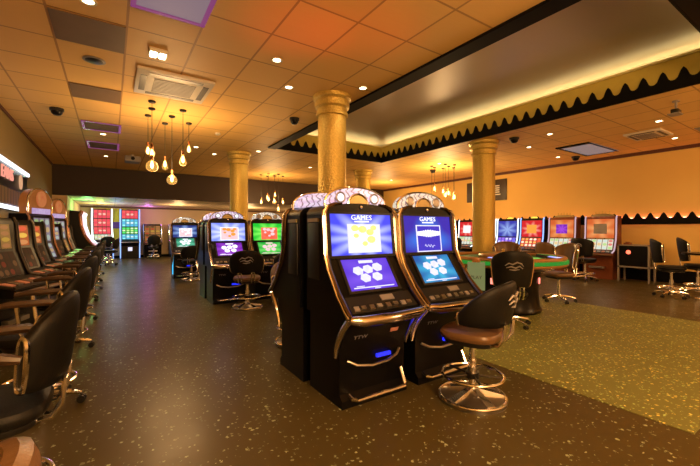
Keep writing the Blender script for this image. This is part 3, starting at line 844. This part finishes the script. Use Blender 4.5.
rowx = -.475
rowlab = ('brown padded swivel chair closest to the camera, cut off at the lower picture corner',
          'big near swivel chair with black back, at the picture edge',
          'second swivel chair of the aisle row, just behind the big near one',
          'third swivel chair of the aisle row, counting the big near one as first',
          'fourth swivel chair of the aisle row, below the orange-screen machines',
          'fifth swivel chair of the aisle row, below the round-topped machine',
          'sixth swivel chair of the aisle row, far down the aisle',
          'seventh swivel chair of the aisle row, nearly under the dark bulkhead',
          'last swivel chair of the aisle row, before the annex')
for i, (y, lab) in enumerate(zip((.66, 2.30, 3.72, 5.35, 6.95, 8.80, 10.3, 12.0, 13.7), rowlab)):
    chair(lab, -.425 if i == 0 else rowx, y, PI + random.uniform(-.10, .06), 'star', .62, 1.09, BROWN if i == 0 else LEATH, LEATH, CHROME, False, 'chairs along the aisle row', 56, .15, spin=random.random(), arms=i > 0)

chair('stool with chrome foot ring and round base before the dark blue arched machine', 2.50, 1.93, R(108), 'disc', .60, 1.0, LEATH, BROWN, CHROME, True, 'footrest stools', 92, .24, 'bar_stool', cat='stool')
chair('stool behind the big machines, only its back and base showing past the dark side', 1.93, 4.10, R(-90), 'disc', .56, 1.0, BROWN, BROWN, CHROME, False, 'footrest stools', 70, .16, 'bar_stool', cat='stool')
chair('black stool before the purple-screen arched machine', 2.04, 6.42, R(70), 'disc', .58, 1.05, LEATH, BROWN, CHROME, True, 'footrest stools', 70, .16, 'bar_stool', cat='stool')
chair('black stool before the green-screen arched machine', 2.80, 6.45, R(90), 'disc', .58, 1.02, LEATH, LEATH, CHROME, False, 'footrest stools', 70, .16, 'bar_stool', cat='stool')
chair('small black stool before the distant arched machine with teal screen', 1.86, 10.80, R(90), 'disc', .58, .98, LEATH, LEATH, CHROME, False, 'footrest stools', 70, .16, 'bar_stool', cat='stool')
TG = 'chairs around the gaming table'
chair('black tan-edged chair with silver winged badge, its back to the camera at the gaming table', 4.90, 3.12, R(42), 'star', .52, 1.11, LEATH, LEATH, TAN, True, TG, 58, .12, ring=False)
chair('brown chair on a chrome star base standing to the side of the gaming table', 7.32, 3.62, R(160), 'star', .58, 1.14, BROWN, BROWN, CHROME, False, TG, 60, .10, ring=False)
chair('brown chair seen over the green-lit far edge of the gaming table', 7.35, 4.75, R(215), 'star', .62, 1.14, BROWN, BROWN, CHROME, False, TG, 64, .10)
WG = 'chairs at the ochre wall machines'
chair('black chair with a badge before the red-brown machine beside the glass-front cabinet', 10.98, 4.72, R(-10), 'star', .62, 1.18, LEATH, LEATH, CHROME, True, WG, 70, .10)
chair('brown-backed chair before the red-brown machine with the violet picture', 10.95, 5.75, R(5), 'star', .55, 1.05, BROWN, BROWN, CHROME, False, WG, 60, .12)
chair('small black chair below the red and white screens beside the gold column', 10.75, 8.95, R(0), 'star', .62, 1.18, LEATH, LEATH, CHROME, False, WG, 66, .12)
CG = 'chairs at the high black table'
chair('black chair on chrome star base beside the cut-off high black table', 9.75, 2.55, R(-70), 'star', .66, 1.22, LEATH, LEATH, CHROME, False, CG, 58, .10, spin=.3)
chair('black chair partly cut by the right picture edge behind the high black table', 10.70, 2.35, R(-75), 'star', .66, 1.24, LEATH, LEATH, CHROME, False, CG, 58, .10)
AG = 'chairs in the annex'
chair('dark chair before the amber-screen machine on the far annex wall', 1.75, 20.1, R(90), 'star', .62, 1.15, LEATH, LEATH, CHROME, False, AG)
chair('dark chair before the tall white-lit machine on the far annex wall', -.15, 19.4, R(100), 'star', .62, 1.12, LEATH, LEATH, CHROME, False, AG)
chair('dark chair before the pink-lit machine on the annex side wall', -.05, 17.2, R(170), 'star', .60, 1.08, LEATH, LEATH, CHROME, False, AG)

# ------------------------------------------------------------------ GAMING TABLE
gt = thing('gaming_table', 'big round gaming table with green-lit edge on a black drum base', 'table', (5.85, 3.85, 0))
part('drum_base', None, lambda b: b.lathe([(.60, 0), (.62, .04), (.58, .10), (.56, .40), (.60, .70), (.72, .80)], seg=48), BLKG, gt)
part('table_top', None, lambda b: b.lathe([(.70, .78), (.98, .80), (1.0, .82), (1.0, .84), (.96, .85), (.2, .851)], seg=56), WOODT, gt)
part('light_ring', None, lambda b: b.lathe([(.985, .845), (1.01, .85), (1.01, .90), (.985, .905), (.97, .90), (.97, .85), (.985, .845)], seg=56, cap=False), glow('green_edge', (.03, .45, .05), .5), gt)
part('arm_rail', None, lambda b: b.ring((0, 0, .925), .955, .035, 56), WOODT, gt)
part('felt', None, lambda b: b.lathe([(.92, .85), (.92, .905), (.3, .91)], seg=48), FELT, gt)
wh = part('wheel_bowl', None, lambda b: b.lathe([(.42, .905), (.43, .96), (.40, .975), (.22, .94), (.10, .95)], seg=40), WOODT, gt)
part('wheel_cone', None, lambda b: b.lathe([(.10, .95), (.05, .99), (.02, 1.03), (.03, 1.05), (.005, 1.07)], seg=16), GOLD, wh)
for i in range(6):
    a = R(205) + i * R(42)
    st = part('player_station', 'station', lambda b: b.prism_yz([(-.96, .93), (-.70, .96), (-.70, .905), (-.96, .905)], -.14, .14), BLKP, gt, rot=(0, 0, a + PI / 2))
    part('station_screen', 'stscr', lambda b: Panel(-.94, .935, -.72, .957, -.12, .12).slab(b, 0, 1, 0, 1, 0, .004), SCR['green2'] if i % 2 else SCR['paleblue'], st)
for i, a in enumerate((R(196), R(236), R(283), R(330))):
    part('floor_light', 'flamp', lambda b: b.box(.585, .60, -.022, .022, .50, .60, .004), glow('station_pink', (1., .20, .14), 2.5), gt, rot=(0, 0, a))
ls = thing('notice_stand', 'pale green lit notice board on a stand between the machine and the gaming table', 'sign', (4.76, 3.60, 0), R(-52))
part('base', None, lambda b: b.lathe([(.16, 0), (.16, .015), (.03, .03)], seg=24), DARKM, ls)
part('post', None, lambda b: b.cyl((0, 0, .02), (0, 0, .5), .02), STEEL, ls)
bd = part('board', None, lambda b: b.box(-.13, .13, -.025, .015, .46, .90, .008), glow('notice_glow', (.50, .42, .20), .42, (.28, .42, .12), 4.), ls)
lettering('lettering', 'PLAY', .075, BLKP, bd, (0, -.027, .66), (PI / 2, 0, 0))
part('board_cap', None, lambda b: b.box(-.06, .06, -.03, .02, .895, .97, .01), WOODT, ls)

# ------------------------------------------------------------------ RIGHT SIDE FURNITURE
gc = thing('glass_cabinet', 'low grey-framed cabinet with black glass front on tall legs by the ochre wall', 'cabinet', (11.70, 3.86, 0), -PI / 2)
def cabf(b):
    for x in (-.36, .32): b.box(x, x + .04, 0, .04, 0, 1.0); b.box(x, x + .04, .42, .46, 0, 1.0)
    b.box(-.36, .36, 0, .46, .97, 1.0); b.box(-.36, .36, 0, .46, .38, .42)
part('frame', None, cabf, GREYP, gc)
part('glass_front', None, lambda b: b.box(-.32, .32, .005, .02, .42, .97), BLKG, gc)
part('body', None, lambda b: b.box(-.32, .32, .021, .44, .42, .97), BLKP, gc)
part('red_lamp', None, lambda b: b.lathe([(.05, 0), (.055, .01), (.03, .02)], seg=18), glow('red_dot', (1., .12, .06), 3.), gc, (-.10, .004, .80), (PI / 2, 0, 0))  # glowing disc imitates a red light mirrored in the glass
tag(part('small_box', None, lambda b: (b.box(-.12, .12, -.06, .06, 0, .05, .008), b.box(-.05, .05, -.04, .04, .05, .075, .006)), WOODR, None, (11.92, 4.05, 1.0)), 'small red-brown box lying on the glass-front cabinet', 'box')
ht = thing('high_table', 'high round black table cut by the right picture edge', 'table', (9.98, 1.98, 0))
part('table_top', None, lambda b: b.lathe([(.44, .90), (.46, .905), (.46, .935), (.44, .94)], seg=40), BLKG, ht)
part('post', None, lambda b: b.cyl((0, 0, .03), (0, 0, .9), .04), CHROME, ht)
part('base', None, lambda b: b.lathe([(.27, 0), (.27, .02), (.05, .06)], seg=30), CHROME, ht)
ws = thing('wall_sign', 'dark board with white lines high on the ochre wall behind the gold column', 'sign', (XR, 8.82, 2.93), -PI / 2)
part('board', None, lambda b: b.box(-.95, .85, -.045, -.005, -.40, .40, .01), flat('dark_brown_board', (.03, .018, .012), .45), ws)
def lines(b):
    for z in (.16, .08, 0, -.08): b.box(.28, .56, -.052, -.044, z - .022, z + .022)
    b.box(.22, .26, -.052, -.044, -.1, .18); b.box(.22, .6, -.052, -.044, -.19, -.15)
part('white_lines', None, lines, flat('white_paint', (.75, .72, .66), .5), ws)

# ------------------------------------------------------------------ LIGHT SIGN ON THE OLIVE WALL
sg = thing('light_sign', 'black wall sign between two white light tubes with pink letters', 'sign', (XL, 8.55, 2.21), PI / 2)
part('panel', None, lambda b: b.box(-2.1, 2.1, -.07, -.005, -.43, .43, .01), BLKG, sg)
for z in (-.40, .40):
    part('light_tube', 'sgtube', lambda b: b.box(-2.09, 2.09, -.11, -.07, -.036, .036, .012), glow('tube_white', (.92, .95, 1.), 1.8), sg, (0, 0, z))
lettering('lettering', 'EANS', .30, glow('pink_letters', (1., .36, .26), .9), sg, (.20, -.08, .20), (PI / 2, 0, 0), .01, 1.25)
part('round_badge', None, lambda b: b.prism_xz(disc_pts(1.35, .17, .15, 20), -.085, -.07), glow('badge', (.8, .25, .15), .8, (.8, .6, .3), 14), sg)
m, nt, bs = nodes_of('brown_photo_strip')
w = nt.nodes.new('ShaderNodeTexWave'); w.inputs['Scale'].default_value = 1.4; w.inputs['Distortion'].default_value = 3; nt.links.new(coord(nt), w.inputs['Vector'])
nt.links.new(mixc(nt, w.outputs['Fac'], (.10, .035, .012), (.36, .15, .05)), bs.inputs['Emission Color']); bs.inputs['Emission Strength'].default_value = .3; bs.inputs['Specular IOR Level'].default_value = .05; bs.inputs['Base Color'].default_value = (.02, .01, .01, 1)
part('picture_strip', None, lambda b: b.box(-2.05, 2.05, -.08, -.07, -.33, -.05), m, sg)

# ------------------------------------------------------------------ CEILING FITTINGS
LAMPW = glow('lamp_warm', (1., .80, .45), 14.)
BULB = glow('filament', (1., .66, .22), 26.)
def downlight(x, y, i, z=CEIL):
    lab = DLAB[i]
    t = thing('downlight', lab, 'ceiling light', (x, y, z), 0, 'round ceiling downlights')
    part('trim_ring', 'dl_ring', lambda b: b.lathe([(.062, -.012), (.07, -.012), (.072, 0.), (.05, 0.), (.048, -.006), (.062, -.012)], seg=22, cap=False), WHITEP, t)
    part('lamp', 'dl_lamp', lambda b: b.lathe([(.048, -.001), (.048, -.006), (.02, -.009)], seg=18), LAMPW, t)
    li = bpy.data.lights.new('downlight_beam', 'SPOT'); li.energy = DLE; li.color = (1., .70, .40)
    li.spot_size = R(125); li.spot_blend = .8; li.shadow_soft_size = .05
    o = bpy.data.objects.new('downlight_beam', li); COL.objects.link(o); o.parent = t; o.location = (0, 0, -.02)
DLE = 26
DLP = [(1.77, 4.36), (2.26, 5.09), (3.22, 4.49), (-.18, 4.23), (-.15, 9.91), (-.12, 12.81), (1.86, 10.11), (2.47, 10.75), (3.40, 9.70), (9.13, 2.58), (11.13, 2.85), (9.15, 5.28), (11.12, 5.52), (8.3, 4.3), (8.95, 8.2), (10.2, 12.1), (5.77, 11.2), (1.4, -.8), (5.2, -.9), (9.2, -.8), (-.3, .8)]
DLAB = ['ceiling downlight in the tiles above the big machines, nearer of the bright pair', 'ceiling downlight in the tiles just before the tall gold column', 'ceiling downlight beside the black recess edge next to the tall gold column',
        'ceiling downlight at the top picture edge next to the dark tile', 'ceiling downlight inside the purple-framed panel', 'ceiling downlight close to the corner of olive wall and bulkhead',
        'far ceiling downlight beyond the hanging bulbs', 'far ceiling downlight between the hanging bulbs and the far gold column', 'far ceiling downlight just before the end of the recess',
        'bright ceiling downlight close to the hanging bracket past the recess', 'ceiling downlight close to the ochre wall and the air vent', 'ceiling downlight beyond the column by the gaming table', 'small ceiling downlight beside the recessed light panel',
        'ceiling downlight next to the capital of the column by the gaming table', 'ceiling downlight over the far ochre wall machines', 'farthest ceiling downlight near the ochre wall corner', 'ceiling downlight beyond the far end of the recess',
        'ceiling downlight behind the camera over the aisle', 'ceiling downlight behind the camera over the inlay', 'ceiling downlight behind the camera over the ochre side', 'ceiling downlight above the near aisle chairs']
for i, (x, y) in enumerate(DLP): downlight(x, y, i)

def ac(label, x0, x1, y0, y1):
    t = thing('air_vent', label, 'air vent', ((x0 + x1) / 2, (y0 + y1) / 2, CEIL), 0, 'ceiling air cassettes')
    a, c = (x1 - x0) / 2, (y1 - y0) / 2; k = 'ac%.2f%.2f' % (a, c)
    part('cover', k, lambda b: b.box(-a, a, -c, c, -.045, -.002, .012), WHITEP, t)
    part('grille', k + 'g', lambda b: [b.box(-a * .55, a * .55, -c * .5 + i * c / 9, -c * .5 + i * c / 9 + c * .06, -.056, -.044) for i in range(10)], GREYP, t)
    for n_, (p, q, r_, s_) in enumerate(((-.7, .7, -.86, -.70), (-.7, .7, .70, .86), (-.90, -.74, -.62, .62), (.74, .90, -.62, .62))):
        part('air_slot', k + 's%d' % n_, lambda b: b.box(p * a, q * a, r_ * c, s_ * c, -.05, -.0445), BLKP if n_ == 1 else DARKM, t)
ac('square air cassette in the tiles beside the hanging bulbs', .29, 1.28, 5.50, 6.50)
ac('air cassette in the ceiling near the ochre wall', 9.72, 10.55, 2.72, 3.40)

def tile_panel(name, lab, cat, x0, x1, y0, y1, mat, edge=None, group=None):
    t = thing(name, lab, cat, ((x0 + x1) / 2, (y0 + y1) / 2, CEIL), 0, group)
    a, c = (x1 - x0) / 2, (y1 - y0) / 2
    part('panel', None, lambda b: b.box(-a, a, -c, c, -.010, 0), mat, t)
    if edge is BLACK: part('edge_strip', None, lambda b: b.box(-a - .12, -a, -c, c, -.03, 0), BLACK, t)
    if edge:
        def fr(b):
            w = .045
            b.box(-a, a, -c, -c + w, -.02, -.009); b.box(-a, a, c - w, c, -.02, -.009); b.box(-a, -a + w, -c, c, -.02, -.009); b.box(a - w, a, -c, c, -.02, -.009)
        part('frame', None, fr, edge, t)
tile_panel('ceiling_tile', 'dark brown ceiling tile near the round speaker', 'ceiling tile', -.52, .135, 4.56, 5.24, DTILE, None, 'dark ceiling tiles')
tile_panel('ceiling_tile', 'smaller looking dark ceiling tile further on, beyond the round speaker', 'ceiling tile', -.52, .135, 6.70, 7.38, DTILE, None, 'dark ceiling tiles')
PUR = glow('purple_rim', (.60, .12, .42), .34)
tile_panel('lit_tile', 'lilac light panel cut by the top picture edge', 'ceiling panel', .155, .83, 3.36, 4.07, glow('lilac_light', (.62, .42, .50), .34), PUR, 'ceiling light panels')
tile_panel('lit_tile', 'purple-framed ceiling panel, nearer of two in the aisle ceiling', 'ceiling panel', -.50, .18, 8.86, 9.58, DTILE, PUR, 'ceiling light panels')
tile_panel('lit_tile', 'purple-framed ceiling panel close to the dark bulkhead', 'ceiling panel', -.50, .18, 10.80, 11.70, DTILE, PUR, 'ceiling light panels')
tile_panel('lit_tile', 'greyish light panel with dark frame in the ceiling over the ochre wall machines', 'ceiling panel', 9.95, 11.6, 4.15, 4.95, glow('grey_lilac_light', (.62, .52, .55), .28), BLACK, 'ceiling light panels')
tile_panel('lit_tile', 'dull ceiling panel at the right picture edge above the ochre wall', 'ceiling panel', 10.4, 11.1, 1.75, 2.35, GREYP, None, 'ceiling light panels')

el = thing('emergency_spotlight', 'small bright twin light box on the ceiling before the air cassette', 'ceiling light', (.477, 4.95, CEIL))
part('housing', None, lambda b: b.box(-.10, .10, -.09, .09, -.05, 0, .012), WHITEP, el)
for s in (-1, 1): part('lamp', 'ellamp', lambda b: b.box(-.035, .035, -.07, .07, -.062, -.048, .005), LAMPW, el, (s * .05, 0, 0))
sp = thing('ceiling_speaker', 'round grey speaker in the ceiling near the dark tile', 'speaker', (-.18, 5.66, CEIL))
part('ring', None, lambda b: b.lathe([(.12, 0), (.125, -.008), (.10, -.014)], seg=30), GREYP, sp)
part('grille', None, lambda b: b.lathe([(.10, -.012), (.09, -.018), (.001, -.022)], seg=30), DARKM, sp)
def dome(x, y, lab, s=1., drop=0.):
    t = thing('dome_camera', lab, 'camera', (x, y, CEIL), 0, 'black dome cameras')
    part('mount', 'dmount%.1f' % s, lambda b: b.lathe([(.085 * s, 0), (.085 * s, -.04), (.07 * s, -.05)], seg=20), BLKP, t)
    part('dome', 'ddome%.1f' % s, lambda b: b.lathe([(.07 * s, -.045), (.066 * s, -.085), (.045 * s, -.115), (.002, -.128)], seg=20), BLKG, t)
dome(-.81, 8.29, 'black dome camera on the ceiling close to the olive wall', 1.25)
dome(2.98, 6.45, 'black dome camera on the ceiling just behind the tall gold column', 1.1)
dome(7.95, 4.95, 'black dome camera beside the capital of the column by the gaming table', 1.3)
dome(11.5, 5.2, 'black dome camera near the recessed light panel over the ochre wall', 1.3)
dome(9.71, 9.2, 'black dome camera far off above the far pendant cluster', 1.2)
br = thing('ceiling_bracket', 'small dark camera hanging from the ceiling on a pole past the recess', 'camera', (7.95, 2.02, CEIL))
part('pole', None, lambda b: (b.cyl((0, 0, 0), (0, 0, -.16), .018), b.lathe([(.05, 0), (.05, -.02)], seg=16)), GREYP, br)
part('camera_body', None, lambda b: b.box(-.10, .10, -.05, .05, -.23, -.15, .012), BLKP, br)
part('shelf', None, lambda b: b.box(-.15, .05, -.08, .08, -.245, -.228), GREYP, br)
pj = thing('ceiling_box', 'small pale box hung on the ceiling before the dark bulkhead', 'projector', (.52, 12.2, CEIL))
part('body', None, lambda b: b.box(-.19, .19, -.22, .22, -.22, -.06, .02), GREYP, pj)
part('lens', None, lambda b: b.tube([(0, -.22, -.14), (0, -.26, -.14)], .05, 16), BLKG, pj)
part('mount', None, lambda b: b.cyl((0, 0, -.06), (0, 0, 0), .04), WHITEP, pj)
tag(part('smoke_detector', None, lambda b: b.lathe([(.06, 0), (.06, -.025), (.03, -.045)], seg=18), WHITEP, None, (2.0, 8.4, CEIL)), 'small round smoke detector on the tiles left of the tall gold column', 'detector')

# pendant lamps
def pendant(x, y, zb, shape, lab, group, cz=CEIL):
    t = thing('pendant_lamp', lab, 'pendant lamp', (x, y, cz), 0, group)
    part('ceiling_rose', 'pcan', lambda b: b.lathe([(.055, 0), (.06, -.012), (.05, -.03), (.01, -.035)], seg=18), DARKM, t)
    L = cz - zb
    part('cable', None, lambda b: b.cyl((0, 0, -.03), (0, 0, -L + .16), .0045, 6), BLKP, t)
    part('lamp_holder', 'phold', lambda b: b.lathe([(.012, .17), (.024, .16), (.026, .09), (.022, .085)], seg=12), BRZ, t, (0, 0, -L))
    if shape == 'globe': pr = [(.018, .09), (.03, .07), (.075, .035), (.095, -.02), (.085, -.075), (.05, -.105), (.002, -.115)]
    elif shape == 'drop': pr = [(.018, .09), (.028, .06), (.05, -.01), (.062, -.06), (.045, -.105), (.002, -.12)]
    else: pr = [(.018, .09), (.030, .06), (.048, .01), (.048, -.03), (.03, -.06), (.002, -.07)]
    g = part('glass_bulb', 'pglass' + shape, lambda b: b.lathe(pr, seg=18), GLASS, t, (0, 0, -L))
    part('filament', 'pfil' + shape, lambda b: b.lathe([(.004, .07), (.016, .05), (.024, .0), (.024, -.03), (.012, -.055), (.002, -.06)], seg=10), BULB, g)
m, nt, bs = nodes_of('amber_glass')
for n in list(nt.nodes):
    if n.type == 'BSDF_PRINCIPLED': nt.nodes.remove(n)
tr_ = nt.nodes.new('ShaderNodeBsdfTransparent'); tr_.inputs[0].default_value = (1., .86, .55, 1)
gl_ = nt.nodes.new('ShaderNodeBsdfGlossy'); gl_.inputs['Roughness'].default_value = .08; gl_.inputs[0].default_value = (1., .8, .5, 1)
em_ = nt.nodes.new('ShaderNodeEmission'); em_.inputs[0].default_value = (1., .55, .14, 1); em_.inputs[1].default_value = .9
lw_ = nt.nodes.new('ShaderNodeLayerWeight'); lw_.inputs[0].default_value = .35
mx_ = nt.nodes.new('ShaderNodeMixShader'); nt.links.new(lw_.outputs['Facing'], mx_.inputs[0]); nt.links.new(tr_.outputs[0], mx_.inputs[1]); nt.links.new(gl_.outputs[0], mx_.inputs[2])
ad_ = nt.nodes.new('ShaderNodeMixShader'); ad_.inputs[0].default_value = .35; nt.links.new(mx_.outputs[0], ad_.inputs[1]); nt.links.new(em_.outputs[0], ad_.inputs[2])
nt.links.new(ad_.outputs[0], nt.nodes['Material Output'].inputs['Surface'])
GLASS = m
g1 = 'pendant lamps over the aisle'
for x, y, zb, s, lab in ((.577, 6.92, 2.50, 'globe', 'pendant lamp with the brightest big globe bulb over the aisle'), (.61, 7.33, 2.78, 'small', 'aisle pendant lamp hanging right behind the brightest big globe'),
                         (.584, 7.8, 2.90, 'small', 'aisle pendant lamp with the high bulb over the brightest big globe'), (.97, 7.61, 2.38, 'globe', 'lowest hanging aisle pendant lamp, a globe bulb'),
                         (1.09, 7.13, 2.68, 'drop', 'aisle pendant lamp with a long drop bulb above the lowest globe'), (.916, 8.19, 2.74, 'drop', 'aisle pendant lamp with a drop bulb between the two globes'),
                         (1.32, 7.92, 3.04, 'small', 'highest aisle pendant lamp, its bulb near the ceiling')):
    pendant(x, y, zb, s, lab, g1)
g2 = 'pendant lamps before the bulkhead'
for dx, dy, zb, s, lab in ((-.45, .1, 2.50, 'small', 'outermost pendant bulb of the bulkhead cluster, on its column side'), (-.30, -.3, 2.58, 'small', 'second pendant bulb from the column in the bulkhead cluster'), (-.1, .35, 2.72, 'drop', 'third pendant bulb from the column in the bulkhead cluster'),
                          (.02, -.1, 2.55, 'drop', 'middle pendant bulb of the bulkhead cluster'), (.20, .3, 2.84, 'drop', 'highest pendant bulb of the bulkhead cluster'), (.42, 0., 2.52, 'small', 'pendant bulb of the bulkhead cluster farthest from the column'), (.06, -.4, 2.22, 'drop', 'lowest pendant bulb of the bulkhead cluster')):
    pendant(5.36 + dx, 13.6 + dy, zb, s, lab, g2)
g3 = 'pendant lamps near the ochre wall'
for dx, dy, zb, s, lab in ((-.42, .2, 2.36, 'drop', 'lowest pendant bulb of the ochre wall cluster, above the arched machine'), (-.3, -.3, 2.56, 'small', 'second pendant bulb of the ochre wall cluster from the arched machine'), (-.12, .35, 2.84, 'drop', 'highest pendant bulb of the ochre wall cluster'),
                          (.08, -.1, 2.66, 'globe', 'globe pendant bulb in the middle of the ochre wall cluster'), (.2, .25, 2.76, 'drop', 'drop pendant bulb high in the middle of the ochre wall cluster'), (.45, .0, 2.54, 'drop', 'pendant bulb of the ochre wall cluster nearest the gold column'), (.02, -.4, 2.50, 'small', 'small low pendant bulb under the globe of the ochre wall cluster')):
    pendant(9.5 + dx, 8.46 + dy, zb, s, lab, g3)

# ------------------------------------------------------------------ LIGHT
def point(x, y, z, e, col, r=.15):
    li = bpy.data.lights.new('lamp_and_fill_glow', 'POINT'); li.energy = e; li.color = col; li.shadow_soft_size = r
    o = bpy.data.objects.new('lamp_and_fill_glow', li); COL.objects.link(o); o.location = (x, y, z); return o
WARM = (1., .60, .26)
point(.95, 7.5, 2.62, 105, WARM, .5)
point(5.36, 13.6, 2.6, 115, WARM, .4)
point(9.5, 8.46, 2.65, 190, (1., .61, .25), .4)
point(1.0, -1.6, 2.35, 380, WARM, .5)          # this and the next two are unseen fill, added to brighten the ceiling
point(9.4, -1.2, 2.5, 150, WARM, .5)
point(5.4, -1.8, 2.5, 110, WARM, .5)
point(10.4, 12.8, 2.7, 90, WARM, .3)
def up_spot(x, y, z, e, col, tx, ty):
    li = bpy.data.lights.new('topper_beam', 'SPOT'); li.energy = e; li.color = col; li.spot_size = R(50); li.spot_blend = 1.; li.shadow_soft_size = .06
    o = bpy.data.objects.new('topper_beam', li); COL.objects.link(o); o.location = (x, y, z)
    o.rotation_euler = (Vector((tx, ty, CEIL)) - Vector((x, y, z))).to_track_quat('-Z', 'Y').to_euler()
up_spot(1.80, 3.30, 1.84, 22, (1., .06, .05), 1.7, 3.6)
up_spot(2.62, 2.74, 1.84, 18, (1., .08, .06), 2.35, 3.2)
# added annex lights: coloured ones imitate the machines' glow, warm ones are fill
point(-.75, 17.0, 2.2, 22, (.25, 1., .25), .1)
point(-.4, 19.2, 2.3, 24, (.9, .85, .15), .1)
point(1.5, 20.2, 2.3, 11, (.75, .2, 1.), .1)
point(2.6, 18.2, 2.1, 45, WARM, .2)
point(6.0, 18.5, 2.1, 50, WARM, .2)
point(.2, 18.6, 2.0, 14, (.35, .5, 1.), .2)
point(9.0, 18.5, 2.1, 40, WARM, .2)
w = bpy.data.worlds.new('World'); sc.world = w; w.use_nodes = True
w.node_tree.nodes['Background'].inputs[0].default_value = (.02, .012, .006, 1)

# ------------------------------------------------------------------ CAMERA
cam = bpy.data.cameras.new('camera'); co_ = bpy.data.objects.new('camera', cam); COL.objects.link(co_)
cam.sensor_width = 36; cam.lens = 360 / 700 * 36; cam.shift_y = -3 / 700; cam.clip_start = .02
co_.location = (0, 0, EYE); co_.rotation_euler = (PI / 2, 0, -math.atan2(239, 360))
sc.camera = co_
sc.view_settings.view_transform = 'Standard'; sc.view_settings.look = 'None'
sc.view_settings.gamma = 1; sc.view_settings.exposure = .36
sc.cycles.max_bounces = 8; sc.cycles.diffuse_bounces = 4; sc.cycles.glossy_bounces = 4; sc.cycles.transparent_max_bounces = 8
sc.cycles.sample_clamp_indirect = 4.; sc.cycles.caustics_reflective = False; sc.cycles.caustics_refractive = False
sc.cycles.use_denoising = True
